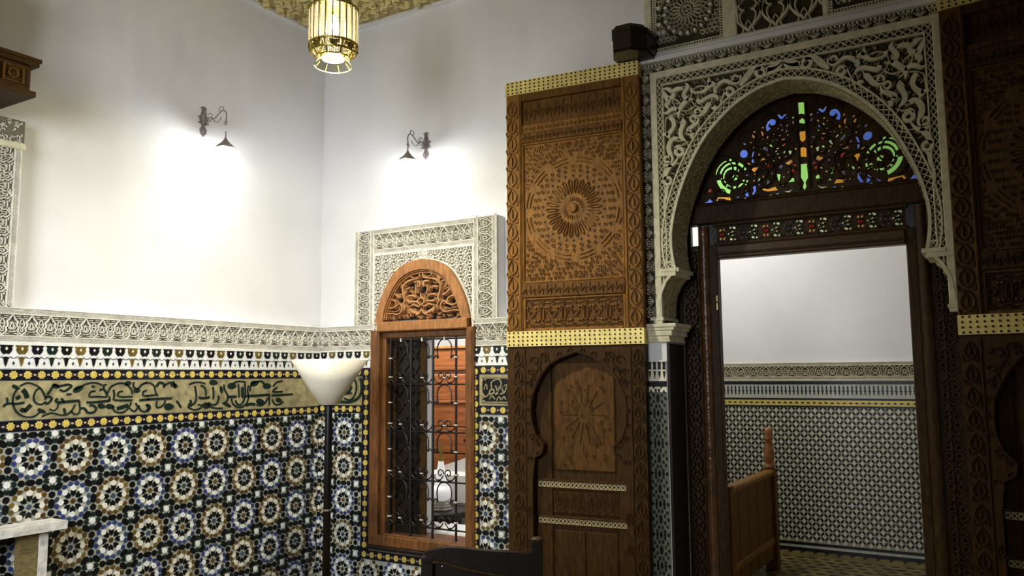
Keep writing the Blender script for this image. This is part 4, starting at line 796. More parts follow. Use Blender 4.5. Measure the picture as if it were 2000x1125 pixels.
# grille
gr = empty('iron_grille'); gr.parent = window_1
UB = (-4.165, -3.962, -3.75, -3.535); ZB = (1.885, 1.54, 1.181, .816, .47)
WG = -.03
for u in UB: MB().tube([(u, .392, WG), (u, 1.925, WG)], .0095, 8).build('upright_bar', M['iron'], gr)
for z in ZB: MB().tube([(-4.235, z, WG), (-3.415, z, WG)], .0065, 6).build('cross_bar', M['iron'], gr)
um = [(UB[i] + UB[i + 1]) / 2 for i in range(3)]
for uc in um + [UB[3] + .1, UB[0] - .1]:
    edge_ = uc > UB[3] or uc < UB[0]
    for i, z in enumerate(ZB):
        sc = 1
        if not edge_:
            if i < 4:
                P = cr([(-.095, -.145), (-.08, -.125), (-.066, -.145), (-.058, -.14), (-.066, -.1), (-.062, -.05), (-.035, -.012), (0, -.004), (.035, -.012), (.062, -.05), (.066, -.1), (.058, -.14), (.066, -.145), (.08, -.125), (.095, -.145)], 3)
                MB().tube([(uc + x, z + y, WG) for x, y in P], .0052, 5).build('arched_bow', M['iron'], gr)
            if i > 0:
                for sg in (1, -1):
                    P = cr([(.1, .055), (.09, .03), (.062, .01), (.035, .014), (.008, .05), (.012, .078), (.04, .088), (.056, .07), (.05, .048), (.032, .046), (.028, .06)], 3)
                    MB().tube([(uc + sg * x, z + y, WG) for x, y in P], .0048, 5).build('scroll', M['iron'], gr)
                MB().bbox(uc - .012, uc + .012, z + .046, z + .056, WG - .008, WG + .008, .002).build('collar', M['iron_tip'], gr)
                for sg in (1, -1): MB().bbox(uc + sg * .05 - .012, uc + sg * .05 + .012, z + .004, z + .016, WG - .008, WG + .008, .003).build('knot', M['iron'], gr)
            else: MB().bbox(uc - .007, uc + .007, z - .014, z + .016, WG - .008, WG + .008, .002).build('collar', M['iron_tip'], gr)
for u in (UB[0], UB[3]):
    for z in ZB:
        for d in ((-.142, .056) if z < 1.8 else (-.142,)):
            MB().bbox(u - .014, u + .014, z + d - .005, z + d + .006, WG - .011, WG + .012, .002).build('collar', M['iron_tip'], gr)
# shutter of dark lattice standing closed over the left half
sh = empty('window_shutter', FB @ T(-4.2, .40, -.075)); tag(sh, 'dark lattice window shutter behind the left half of the iron grille', 'shutter')
for a, b in ((0, .05), (.29, .34)): MB().bbox(a, b, 0, 1.495, -.03, 0, .004).build('stile', M['wood_dk'], sh)
for z0, z1 in ((0, .06), (1.43, 1.495), (.72, .77)): MB().bbox(.05, .29, z0, z1, -.03, -.002, .004).build('rail', M['wood_bk'], sh)
MB().box(.045, .295, .05, 1.44, -.03, -.02).build('backing_panel', M['wood_bk'], sh)
lt = MB()
for z0 in (.06, .77):
    for k in range(5):
        z = z0 + k * .132; lt.ribbon([(.055, z), (.17, z + .13), (.285, z)], .028, -.021, -.008); lt.ribbon([(.055, z + .13), (.17, z), (.285, z + .13)], .028, -.021, -.01)
lt.build('lattice', M['wood_bk'], sh)
# white plaster lining of the opening behind the grille
wl = MB(); wl.box(-4.235, -4.215, .36, 1.95, -.66, -.24); wl.box(-4.235, -3.405, .36, .385, -.66, -.235); wl.box(-4.235, -3.405, 1.93, 1.955, -.66, -.235)
wl.build('plaster_lining', M['plaster'], window_1)

# ------------------------------------------------------------ wooden screen of the doorway with stained glass
FD = Matrix(((1, 0, 0, 0), (0, 0, -1, 5.35), (0, 1, 0, 0), (0, 0, 0, 1)))
DC = -1.047
door_1 = empty('door_1', FD, 'structure')
def mir(a, b, sg): return (a, b) if sg < 0 else tuple(sorted((2 * DC - a, 2 * DC - b)))
for sg in (-1, 1):
    a, b = mir(-1.93, -1.745, sg); top = 2.46
    col = MB().box(a, b, 0, top, -.06, -.02).build('carved_jamb', M['wood_dk'], door_1)
    sc = MB(); 
    for e in (a + .05, b - .006): sc.bbox(e - .006, e + .006, 0, top, -.03, .0, .003)
    sc.build('bead', M['wood_dk'], col)
    uc = (-1.81 if sg < 0 else 2 * DC + 1.81)
    for k in range(14):
        z = .12 + k * .172
        for sx in (-1, 1):
            for dz in (-.024, .024):
                MB().ribbon(poly_n(10, .0175, 0, None, uc + sx * .0265, z + dz), .013, -.022, .008, closed=True, top=.5).build('carved_scroll', M['wood_dk'], col)
            for d in (1, -1): MB().ribbon(cr([(uc + sx * .045, z + d * .045, .006), (uc + sx * .03, z + d * .065, .016), (uc + sx * .008, z + d * .08, .014), (uc, z + d * .052, .008)], 3), .01, -.022, .006, top=.4).build('carved_leaf', M['wood_dk'], col)
    a, b = mir(-1.742, -1.68, sg); c = (a + b) / 2
    rm = MB(); prof = [(cos(t) * .036, sin(t) * .04) for t in [k * PI / 8 for k in range(9)]]
    v = [(c + x, z, y - .02) for z in (0, 2.60) for x, y in prof]; rm.add(v, [(k + 1, k, 9 + k, 10 + k) for k in range(8)])
    rm.build('round_moulding', mat('polished_moulding', (96, 64, 36), .25, var=.4, vscale=12, bump=.4, bscale=50) if sg < 0 else M['wood_dk'], door_1, None, None, None, True)
    a, b = mir(-1.68, -1.622, sg)
    o = MB().bbox(a, b, 0, 2.47, -.07, -.005, .006).build('door_stop', M['wood_dk'], door_1)
    if sg < 0: MB().box(b - .014, b - .004, 2.03, 2.075, -.006, .002).build('hinge', M['brass'], o); MB().box(b - .014, b - .004, 2.085, 2.125, -.006, .002).build('hinge', M['brass'], o)
    # deep reveal between pier and jamb, boarded
    a, b = mir(-1.935, -1.905, sg); MB().box(a, b, 0, 2.42, -.06, .06).build('reveal_board', M['wood_bk'], door_1)
for sg in (-1, 1):
    a, b = mir(-1.93, -1.748, sg)
    MB().bbox(a, b, 2.43, 2.474, -.06, -.01, .005).build('block', M['wood_bk'], door_1)
    a, b = mir(-1.93, -1.805, sg); MB().box(a, b, 2.474, 2.62, -.06, -.02).build('block', M['wood_bk'], door_1)
    a, b = mir(-1.755, -1.625, sg); MB().box(a, b, 2.47, 2.62, -.07, -.025).build('block', M['wood_bk'], door_1)
MB().bbox(-1.93, -.164, 2.615, 2.762, -.07, .012, .01).build('transom_beam', M['wood_dk'], door_1)
MB().bbox(-1.93, -.164, 2.735, 2.752, .01, .026, .006).build('bead', M['wood_dk'], door_1)
MB().bbox(-1.625, -.47, 2.372, 2.462, -.07, .008, .01).build('door_head', mat('polished_door_head', (80, 56, 28), .28, var=.4, vscale=14, grain=(2, 9, 9), bump=.3, bscale=50), door_1)
MB().bbox(-1.625, -.47, 2.395, 2.41, .006, .018, .004).build('bead', M['wood_dk'], door_1)
MB().bbox(-1.64, -.455, 2.462, 2.484, -.05, .0, .004).build('bead', M['wood_dk'], door_1); MB().bbox(-1.64, -.455, 2.594, 2.615, -.05, .004, .004).build('bead', M['wood_dk'], door_1)
# fret strip with small coloured panes
GK = {'g': 'g_g', 'b': 'g_b', 'a': 'g_a', 'r': 'g_r', 'w': 'g_w', 'p': 'g_p', 's': 'g_s'}
holes = []; panes = []
def ell(x, z, rx, rz, a, n=7): return [(x + rx * cos(t) * cos(a) - rz * sin(t) * sin(a), z + rx * cos(t) * sin(a) + rz * sin(t) * cos(a)) for t in [2 * PI * k / n for k in range(n)]]
for k in range(16):
    x = -1.625 + .036 + k * .0722; z = 2.539
    kind = ('p', 'g', 's', 'g')[k % 4]
    if kind == 'p': L = [(-.012, .028, .009, .007, .5), (-.012, -.028, .009, .007, -.5), (.016, .028, .009, .007, -.5), (.016, -.028, .009, .007, .5), (0, 0, .012, .01, 0)]
    elif kind == 'g': L = [(0, .013, .018, .005, .15), (0, -.013, .018, .005, .15), (.012, .037, .012, .006, -.5), (-.012, -.037, .012, .006, -.5), (-.014, .04, .006, .005, .4), (.014, -.04, .006, .005, .4), (-.028, 0, .006, .004, .5)]
    else: L = [(0, 0, .011, .007, .7), (-.02, .03, .006, .006, 0), (.02, .03, .006, .006, 0), (-.018, -.032, .007, .006, 0), (.02, -.03, .006, .006, 0), (-.026, .004, .006, .004, .6), (.026, -.002, .006, .004, .6)]
    for i, (dx, dz, rx, rz, a) in enumerate(L):
        holes.append(ell(x + dx, z + dz, rx * 1.22, rz * 1.25, a)); c = kind
        if kind == 'p' and i == 4: c = 'r'
        elif kind == 'p': c = 'p'
        elif kind == 'g': c = 'w'
        panes.append((c, ell(x + dx, z + dz, rx * 1.35, rz * 1.4, a)))
fs = MB().plate([(-1.628, 2.482), (-.468, 2.482), (-.468, 2.596), (-1.628, 2.596)], holes, -.028, -.02).build('fret_panel', M['wood_dk'], door_1)
for c, p in panes: MB().prism(p, -.032, -.029).build('glass_pane', M[GK[c]], fs)
rl = MB()
for k in range(16):
    x = -1.625 + .036 + k * .0722
    rl.ribbon(poly_n(10, .019, 0, None, x, 2.539), .006, -.021, -.012, closed=True); rl.ribbon([(x - .034, 2.488), (x + .002, 2.539), (x - .034, 2.59)], .006, -.021, -.012); rl.ribbon([(x + .038, 2.488), (x + .002, 2.539), (x + .038, 2.59)], .006, -.021, -.012)
rl.build('fret_relief', M['wood_dk'], fs, None, 'stuff')
# lunette
LGC = -1.037
holes = []; panes = []
def shrink(p, k): cx = sum(q[0] for q in p) / len(p); cy = sum(q[1] for q in p) / len(p); return [(cx + (x - cx) * k, cy + (y - cy) * k) for x, y in p]
for c, l in LG:
    p = dec2(l)
    bar_ = min(x for x, _ in p) > LGC - .055
    for mrr in (0, 1):
        if bar_ and mrr: continue
        q = [(2 * LGC - x, z) for x, z in p] if mrr else p
        q = [(x, max(z, 2.766)) for x, z in q]
        if q[0] == q[-1]: q = q[:-1]
        holes.append(q); panes.append((c, q))
lun = MB().plate([(-1.93, 2.752), (-.164, 2.752), (-.164, 3.5), (-1.93, 3.5)], holes, -.034, -.02).build('lunette', M['wood_dk'], door_1)
for c, p in panes: MB().prism([(x, z) for x, z in p], -.039, -.036).build('glass_pane', M[GK[c]], lun)
tc = MB()
for sg in (-1, 1):
    def X(x, z): return (LGC + sg * x, z)
    for (x, z, r) in ((.53, 2.98, .1), (.53, 2.98, .07), (.29, 2.93, .11), (.29, 2.93, .06), (.15, 2.90, .07), (.36, 3.16, .06), (.22, 3.1, .075), (.12, 3.06, .06), (.2, 3.27, .05), (.08, 3.24, .045), (.4, 2.84, .04), (.62, 2.83, .04), (.3, 3.05, .04)):
        tc.ribbon([X(x + r * cos(t), z + r * sin(t)) for t in [k * PI / 8 for k in range(13)]], .012, -.022, -.008, top=.5)
    for k in range(60):
        x, z = random.uniform(.05, .6), random.uniform(2.8, 3.32)
        if abs(x) > .6 * (3.4 - z) / .6: continue
        a = random.uniform(0, 6.28); tc.ribbon([X(x + .03 * cos(a + t), z + .03 * sin(a + t)) for t in (0, .6, 1.2, 1.8)], .01, -.022, -.006, top=.4)
for x in (-.035, .035): tc.ribbon([(LGC + x * .9, 2.78), (LGC + x * .75, 3.36)], .008, -.022, -.006)
tc.build('tracery_relief', M['wood_wk'], lun, None, 'stuff')

# ------------------------------------------------------------ great door leaves
LW, LH = .981, 3.69
def horseshoe():
    L = [(.185, .12), (.182, .9), (.201, 1.046), (.258, 1.082), (.27, 1.14), (.214, 1.2), (.186, 1.28), (.178, 1.371), (.19, 1.46), (.226, 1.544), (.265, 1.61), (.322, 1.674), (.40, 1.715), (.47, 1.737), (.51, 1.752)]
    return L + [(1.02 - x, z) for x, z in L[::-1][1:]]
def flower(mb, x, z, s, h0, h1):
    for sx in (-1, 1):
        mb.ribbon(cr([(x, z - .05 * s, .006), (x + sx * .022 * s, z - .03 * s, .010), (x + sx * .03 * s, z, .010), (x + sx * .014 * s, z + .03 * s, .008), (x, z + .05 * s, .004)], 3), .01, h0, h1, top=.4)
        mb.ribbon(cr([(x + sx * .012 * s, z - .055 * s, .006), (x + sx * .034 * s, z - .06 * s, .010), (x + sx * .038 * s, z - .035 * s, .006)], 3), .01, h0, h1 - .002, top=.4)
    mb.ribbon([(x, z - .028 * s, .006), (x, z, .014), (x, z + .026 * s, .004)], .01, h0, h1, top=.4)
def door_leaf(frame, mirror, label):
    root = empty('door_leaf', frame); tag(root, label, 'door', 'great door leaves')
    def N(): return MB(LW if mirror else None) if not mirror else MB(0)
    W_, WL = (M['wood_wp'], M['wood_wk']) if mirror else (M['wood'], M['wood_lo'])  # right leaf in darker wood, painted for its distance from the lantern
    hs = horseshoe()
    MB0 = N(); MB0.box(0, LW, 1.78, LH, -.085, -.05); MB0.build('backing_board', WL, root)
    N().plate([(0, .04), (LW, .04), (LW, 1.80), (0, 1.80)], [hs], -.05, 0).build('wicket_surround', M['wood_wk'], root)
    for a, b in ((0, .118), (.86, LW)):
        o = N().bbox(a, b, 1.80, 3.60, -.05, .0, .005).build('stile', W_, root)
        e = a + .102 if a == 0 else a + .014; N().bbox(e - .008, e + .008, 1.9, 3.59, -.002, .008, .004).build('bead', W_, o)
        cv = N()
        for k in range(13): flower(cv, (a + b) / 2 - (.012 if a == 0 else -.01), 1.98 + k * .126, 1.15, -.001, .012)
        cv.build('carved_leaf_relief', W_, o, None, 'stuff')
    o = N().bbox(.118, .86, 3.545, 3.60, -.05, -.004, .004).build('top_rail', WL, root)
    for z0, z1, w_, m, kf in ((3.37, 3.545, -.026, WL, 0), (3.305, 3.37, -.01, W_, 1), (3.235, 3.305, .004, WL, 1), (2.135, 2.235, .002, WL, 1)):
        o = N().bbox(.118, .86, z0, z1, -.05, w_, .005).build('rail' if kf else 'upper_panel', m, root)
        cv = N(); h = z1 - z0
        for k in range(12):
            x = .15 + k * .062
            cv.ribbon(cr([(x - .03, z0 + h * .3, .005), (x, z0 + h * .62, .011), (x + .03, z0 + h * .3, .005)], 3), .01, w_ - .001, w_ + .008, top=.4); cv.ribbon([(x, z0 + h * .2, .005), (x, z0 + h * .42, .011), (x + .004, z0 + h * .6, .004)], .01, w_ - .001, w_ + .008, top=.4)
            cv.ribbon([(x + .03, z0 + h * .45, .005), (x + .03, z0 + h * .7, .010), (x + .03, z0 + h * .85, .004)], .01, w_ - .001, w_ + .007, top=.4)
        cv.build('carved_leaf_relief', m, o, None, 'stuff')
    # rosette panel
    pan = N().box(.118, .86, 2.235, 3.235, -.05, -.02).build('rosette_panel', W_, root)
    bd = N()
    for a, b, c, d in ((.118, .132, 2.235, 3.235), (.846, .86, 2.235, 3.235), (.132, .846, 2.235, 2.25), (.132, .846, 3.22, 3.235)): bd.bbox(a, b, c, d, -.021, -.004, .005)
    bd.build('bead', W_, pan)
    cx, cz = .497, 2.739
    ray = []
    b_ = N(); b_.lathe([(.036, 0), (.034, .012), (.026, .02), (.012, .022)], 10, (0, 0)); b_.v = [(x + cx, y + cz, z - .02) for x, y, z in b_.v]; b_.build('rosette_boss', W_, pan)
    for k in range(26):
        t = 2 * PI * k / 26; c_, s_ = cos(t), sin(t)
        def q(r, o): return (cx + c_ * r - s_ * o, cz + s_ * r + c_ * o)
        N().ribbon([q(.105, 0), q(.125, .0075), q(.185, .011), q(.203, 0), q(.185, -.011), q(.125, -.0075)], .008, -.021, -.008, closed=True, top=.4).build('rosette_ray', W_, pan)
        N().ribbon([q(.052, 0), q(.078, 0)], .008, -.021, -.012, top=.4).build('rosette_dash', W_, pan)
        h = PI / 26; c_, s_ = cos(t + h), sin(t + h)
        N().prism(poly_n(4, .015, t + h, .006, cx + .226 * c_, cz + .226 * s_), -.0205, -.019).build('star_cut_shade', M['hole'], pan)  # flush dark star, shade of a cut-out given as colour
    chips = N()
    for rr_, n_ in ((.262, 30), (.292, 34)):
        for k in range(n_):
            t = 2 * PI * (k + .5) / n_; chips.ribbon(poly_n(6, .0105, t, None, cx + rr_ * cos(t), cz + rr_ * sin(t)), .0055, -.021, -.012, closed=True, top=.4)
    for rr_ in (.325, .352):
        for k in range(12):
            t = 2 * PI * k / 12 + .12; P = [(cx + rr_ * cos(t + d), cz + rr_ * sin(t + d)) for d in (0, .12, .24, .32)]
            P = [p for p in P if .14 < p[0] < .84]
            if len(P) > 1: chips.ribbon(P, .012, -.021, -.011, top=.3)
    for i in range(24):
        for j in range(33):
            x, z = .15 + i * .0295 + (j % 2) * .0147 + random.uniform(-.006, .006), 2.27 + j * .029 + random.uniform(-.007, .007)
            d = math.dist((x, z), (cx, cz))
            if x > .835 or d < .375: continue
            a = math.atan2(z - cz, x - cx)
            if (i * 7 + j * 3) % 5 == 0: chips.prism(poly_n(4, .006, a, None, x, z), -.0205, -.015)
            else: chips.ribbon([(x + .0105 * ex_ * cos(a) - .0095 * ey * sin(a), z + .0105 * ex_ * sin(a) + .0095 * ey * cos(a)) for ex_, ey in ((1.2, 0), (.5, .8), (-.6, .8), (-1, 0), (-.6, -.8), (.5, -.8))], .0055, -.021, -.012, closed=True, top=.4)
    chips.build('chip_carving', W_, pan, None, 'stuff')
    # star panel
    sp = N().box(.118, .86, 1.9, 2.135, -.05, -.022).build('star_panel', WL, root)
    bd = N()
    for a, b, c, d in ((.118, .14, 1.9, 2.135), (.84, .86, 1.9, 2.135), (.14, .84, 1.9, 1.924), (.14, .84, 2.118, 2.135)): bd.bbox(a, b, c, d, -.023, -.006, .005)
    bd.build('bead', W_, sp)
    ss = N()
    for k in range(9):
        x, z = .18 + k * .08, 2.022
        if k % 2: ss.ribbon([(x, z - .05), (x - .014, z - .034), (x - .014, z + .034), (x, z + .05), (x + .014, z + .034), (x + .014, z - .034)], .009, -.023, -.008, closed=True, top=.4)
        else: ss.ribbon(poly_n(6, .02, 0, None, x, z), .009, -.023, -.008, closed=True, top=.4)
        for sx, sz in ((-.03, .045), (.03, .045), (-.03, -.045), (.03, -.045)):
            ss.prism(poly_n(5, .015, PI / 2, .007, x + sx, z + sz), -.023, -.010, .2)
        ss.ribbon([(x + .02, z + .076), (x + .06, z + .076)], .012, -.023, -.012, top=.4); ss.ribbon([(x + .02, z - .076), (x + .06, z - .076)], .012, -.023, -.012, top=.4)
        ss.ribbon(poly_n(6, .012, 0, None, x, z + .077), .006, -.023, -.01, closed=True); ss.ribbon(poly_n(6, .012, 0, None, x, z - .077), .006, -.023, -.01, closed=True)
        for sx in (-1, 1): ss.ribbon([(x + sx * .022, z), (x + sx * .034, z + .02), (x + sx * .022, z + .03)], .006, -.023, -.012)
    ss.build('star_relief', W_, sp, None, 'stuff')
    # brass bands with studs
    for z0, z1 in ((3.594, 3.69), (1.80, 1.904)):
        bnd = N().box(-.002, LW + .002, z0, z1, -.087, .012).build('brass_band', M['brass'], root, None, None, 'brass band with rows of dark studs')
        stt = N()
        for i in range(28):
            for j in range(4): stt.dome(.02 + i * .0348 + random.uniform(-.002, .002), z0 + .012 + j * (z1 - z0 - .022) / 3, .0072, .006, .012, 6)
        stt.build('dark_studs' if False else 'stud_pattern', M['stud'], bnd, None, 'stuff')
    # wicket: carved spandrels round the horseshoe arch
    cv = N()
    for k, p in enumerate(hs):
        if k % 1 == 0 and p[1] > 1.0:
            x = .51 + (p[0] - .51) * 1.11; z = p[1] + (.03 if p[1] > 1.5 else 0)
            if z < 1.78: cv.ribbon(cr([(x - .02, z - .01, .005), (x - .006, z + .012, .011), (x + .014, z + .006, .009), (x + .01, z - .012, .004)], 2), .01, -.001, .009, top=.4)
    for sg in (-1, 1):
        for (dx, z, r) in ((.30, 1.70, .035), (.235, 1.735, .024), (.33, 1.62, .026), (.345, 1.55, .02), (.31, 1.17, .024)):
            x = .51 + sg * dx; cv.ribbon([(x + sg * r * (1 - t / 8) * cos(t), z + r * (1 - t / 8) * sin(t), .009) for t in [k * .6 for k in range(10)]], .009, -.001, .01, top=.4)
            cv.ribbon([(x + sg * r * 1.3 * cos(t), z + r * 1.3 * sin(t), .007) for t in (2.4, 2.9, 3.4, 3.9, 4.4)], .007, -.001, .008, top=.4)
        for k in range(14):
            flower(cv, .51 + sg * .425, .16 + k * .12, .95, -.001, .009)
        cv.ribbon([(.51 + sg * .375, .1), (.51 + sg * .375, 1.78)], .012, -.001, .007)
        for k in range(3): flower(cv, .51 + sg * .345, .3 + k * .2, .6, -.001, .008)
    cv.build('carved_scroll_relief', M['wood_wk'], root, None, 'stuff')
    P = [p for p in hs if p[1] > .95]
    N().ribbon([(.51 + (x - .51) * 1.03, z + (.012 if z > 1.4 else 0)) for x, z in P], .014, -.002, .008, top=.6).build('arch_bead', M['wood_wk'], root)
    # wicket door standing back inside the arch
    wd = N().box(.16, .86, .06, 1.77, -.052, -.047).build('wicket_door', M['wood_wk'], root, T(0, 0, -.033))
    for a, b in ((.19, .30), (.765, .835)): N().bbox(a, b, .1, 1.7, -.048, -.032, .005).build('wicket_stile', M['wood_wk'], wd)
    wp = N().bbox(.318, .75, .965, 1.69, -.048, -.036, .008).build('wicket_panel', M['wood_wp'], wd)
    cw = N()
    for k in range(14):
        t = 2 * PI * k / 14; cw.ribbon([(.535 + .05 * cos(t), 1.34 + .06 * sin(t), .006), (.535 + .13 * cos(t), 1.34 + .17 * sin(t), .012), (.535 + .15 * cos(t), 1.34 + .2 * sin(t), .004)], .01, -.037, -.03, top=.4)
    for k in range(40):
        x, z = random.uniform(.36, .71), random.uniform(1.0, 1.61); cw.ribbon(poly_n(6, .011, random.random(), None, x, z), .006, -.037, -.031, closed=True, top=.4)
    cw.build('carved_relief', M['wood_wp'], wp, None, 'stuff')
    for z0, z1 in ((.853, .892), (.615, .652)):
        bn = N().box(.2, .842, z0, z1, -.048, -.026).build('inlay_strip', M['bone'], wd, None, None, 'pale inlaid strip with dark stars')
        dk = N()
        for k in range(22):
            x = .215 + k * .029
            dk.prism(poly_n(6, .008, 0, None, x, (z0 + z1) / 2), -.0265, -.025); dk.prism(poly_n(3, .007, PI / 2, None, x + .0145, z0 + .008), -.0265, -.025); dk.prism(poly_n(3, .007, -PI / 2, None, x + .0145, z1 - .008), -.0265, -.025)
        dk.build('inlay_pattern', M['stud'], bn, None, 'stuff'); N().bbox(.2, .842, z1, z1 + .014, -.048, -.018, .005).build('bead', M['wood_wk'], bn)
    ip = N().bbox(.3, .765, .68, .835, -.048, -.038, .006).build('inlay_panel', M['wood_wk'], wd)
    iq = N()
    for k in range(8):
        x = .335 + k * .056; iq.ribbon(poly_n(8, .022, PI / 8, None, x, .757), .006, -.039, -.033, closed=True); iq.ribbon(poly_n(4, .03, 0, None, x + .028, .757), .005, -.039, -.034, closed=True)
        iq.ribbon(poly_n(4, .02, 0, None, x, .757 + .045), .005, -.039, -.034, closed=True); iq.ribbon(poly_n(4, .02, 0, None, x, .757 - .045), .005, -.039, -.034, closed=True)
    iq.build('carved_relief', M['wood_wk'], ip, None, 'stuff')
    for a, b in ((.31, .53), (.54, .755)): N().bbox(a, b, .12, .575, -.048, -.038, .008).build('lower_panel', M['wood_wk'], wd)
    return root
al, br = math.radians(5.7), math.radians(8)
P0 = Vector((-1.985 - LW * cos(al), 4.93 - LW * sin(al), 0))
FL = Matrix(((cos(al), 0, sin(al), P0.x), (sin(al), 0, -cos(al), P0.y), (0, 1, 0, 0), (0, 0, 0, 1)))
leaf_a = door_leaf(FL, False, 'tall carved cedar door leaf folded back between the small window and the white arch')
FR = Matrix(((cos(br), 0, -sin(br), -.205 + LW * cos(br)), (-sin(br), 0, -cos(br), 4.93 - LW * sin(br)), (0, 1, 0, 0), (0, 0, 0, 1)))
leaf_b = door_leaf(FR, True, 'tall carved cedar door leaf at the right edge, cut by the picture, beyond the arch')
# pivot block above the left leaf
pb = empty('pivot_block', Matrix(((1, 0, 0, -2.004), (0, 0, -1, 4.83), (0, 1, 0, 3.695), (0, 0, 0, 1)))); tag(pb, 'dark eight-sided wooden pivot block on top of the left door leaf beside the white panel', 'block')
oc = [(-.125, .04), (-.115, .0), (-.085, -.04) , (.075, -.04), (.125, .0), (.128, .10), (.10, .155), (.03, .19), (-.05, .18), (-.105, .14)]
b8 = [(-.12, -.02), (-.075, .09), (.05, .09), (.125, .0), (.125, -.30), (-.12, -.30)]
MBx = MB()
def prism_y(mb, poly, y0, y1, k=1.0):
    n_ = len(poly); v = [(x, y0, w_) for x, w_ in poly] + [(x * k, y1, w_ * k) for x, w_ in poly]
    mb.add(v, [((i + 1) % n_, i, n_ + i, n_ + (i + 1) % n_) for i in range(n_)] + [tuple(range(n_)), tuple(range(2 * n_ - 1, n_ - 1, -1))]); return mb
prism_y(MB(), b8, .02, .135).build('block_body', M['wood_bk'], pb); prism_y(MB(), [(x * 1.06, w_ + .006) for x, w_ in b8], .135, .16).build('block_rim', M['wood_bk'], pb)
prism_y(MB(), b8, .16, .19, .8).build('block_cap', M['wood_bk'], pb); prism_y(MB(), b8, .0, .02, .92).build('block_base', M['wood_bk'], pb)

# ------------------------------------------------------------ lamps
# hanging lantern
LX, LY = -3.354, 3.485
hl = empty('hanging_lantern', Matrix.Translation((LX, LY, 3.5))); tag(hl, 'brass hanging lantern of pale glass rods with a lit bulb inside, under the carved ceiling', 'lantern')
R = .138
NR = 22
for k in range(NR):
    t = 2 * PI * (k + .5) / NR; s = .5 * 2 * PI * R / NR
    m_ = Matrix.Translation((R * cos(t), R * sin(t), 0)) @ Matrix.Rotation(t, 4, 'Z')
    rp = [(-.004, -s * .62), (.006, -s * .62), (.011, 0), (.006, s * .62), (-.004, s * .62)]
    key = 'lantern_rod'
    if key not in MESH:
        mb = MB(); mb.prism(rp, .105, .285, 0); mb.prism([(x * .6, y * .5) for x, y in rp], .285, .305, .3); mb.prism([(x * .6, y * .5) for x, y in rp], .09, .105, 0); MESH[key] = mb.mesh('glass_rod', M['rodglass'])
    put(MESH[key], 'glass_rod', hl, m_)
    put(MESH.setdefault('lantern_strip', MB().box(-.008, .010, -.0036, .0036, .05, .32).mesh('brass_strip', M['brass_old'])), 'brass_strip', hl, Matrix.Rotation(t + PI / NR, 4, 'Z') @ Matrix.Translation((R, 0, 0)))
rg = MB()
for z, r in ((.085, R + .004), (.04, R - .006), (.312, R), (.33, R - .02)): MB().tube([(r * cos(2 * PI * k / 16), r * sin(2 * PI * k / 16), z) for k in range(16)], .008, 6, True).build('brass_ring', M['brass_old'], hl)
for k in range(8):
    t = 2 * PI * k / 8
    m_ = Matrix.Rotation(t, 4, 'Z')
    if 'larc' not in MESH:
        mb = MB(); P0_, P1_ = Vector((R - .004, 0, .083)), Vector((.09, 0, .012))
        def lp(u, v): q = P0_.lerp(P1_, v); return (q.x, u * (1 - .3 * v), q.z)
        hw = .05
        for a, b in (((-hw, 0), (hw, 0)), ((-hw, 1), (hw, 1)), ((-hw, 0), (-hw, 1)), ((hw, 0), (hw, 1))): mb.tube([lp(*a), lp(*b)], .0045, 5)
        mb.tube([lp(.035 * cos(x), .15 + .55 * sin(x)) for x in [i * PI / 8 for i in range(9)]], .0035, 5)
        for i in range(5): mb.tube([lp(-.035 + i * .0175, .9), lp(-.035 + i * .0175, .62 + .1 * (i % 2))], .003, 4)
        MESH['larc'] = mb.mesh('pierced_panel', M['brass_old'])
    put(MESH['larc'], 'pierced_panel', hl, m_)
    for dx in (.08,):
        put(MESH.setdefault('lscal', MB().prism([(-.03, .04), (-.02, .01), (0, 0), (.02, .01), (.03, .04)], 0, .006, 0).mesh('brass_lobe', M['brass_old'])), 'brass_lobe', hl, m_ @ Matrix(((0, 0, 1, R - .004), (1, 0, 0, 0), (0, 1, 0, .035), (0, 0, 0, 1))))
    a0, a1 = t - PI / 8 + .02, t + PI / 8 - .02
    fl = MB(); v = []
    for a in (a0, t, a1):
        for r, z in ((.075, .005), (.112, -.042)): v.append((r * cos(a), r * sin(a), z))
    v += [(x, y, z - .003) for x, y, z in v]
    fl.add(v, [(0, 1, 3, 2), (2, 3, 5, 4), (8, 9, 7, 6), (10, 11, 9, 8), (1, 7, 9, 3), (3, 9, 11, 5), (0, 2, 8, 6), (2, 4, 10, 8), (0, 6, 7, 1), (4, 5, 11, 10)])
    fl.build('glass_flap', M['clear'], hl)
    ed = MB(); ed.tube([v[1], v[3], v[5]], .002, 4); ed.tube([v[0], v[1]], .002, 4); ed.build('flap_edge', M['brass_old'], hl)
MB().lathe([(.068, 0), (.07, .006), (.05, .02)], 16).build('bottom_glass', M['bulb'], hl)
MB().lathe([(.012, .13), (.026, .16), (.028, .20), (.018, .24), (.012, .28)], 12).build('bulb', M['bulb'], hl, None, None, None, True)
MB().lathe([(R - .02, .33), (.11, .36), (.075, .40), (.05, .47), (.06, .5), (.03, .54), (.012, .56)], 16).build('dome_cap', M['brass_old'], hl, None, None, None, True)
MB().tube([(0, 0, .55), (0, 0, ZC - 3.5 - .02)], .006, 6).build('chain', M['brass_old'], hl)
MB().lathe([(.05, ZC - 3.52), (.045, ZC - 3.53), (.01, ZC - 3.56)][::-1], 12).build('ceiling_rose', M['brass_old'], hl)
lamp('lantern_light', 'POINT', (LX, LY, 3.70), LANT, (1.0, 0.91, 0.64), 0.036)
lamp('lantern_downlight', 'AREA', (LX, LY, 3.496), LANT * .3, (1.0, 0.93, 0.74), 0.1)

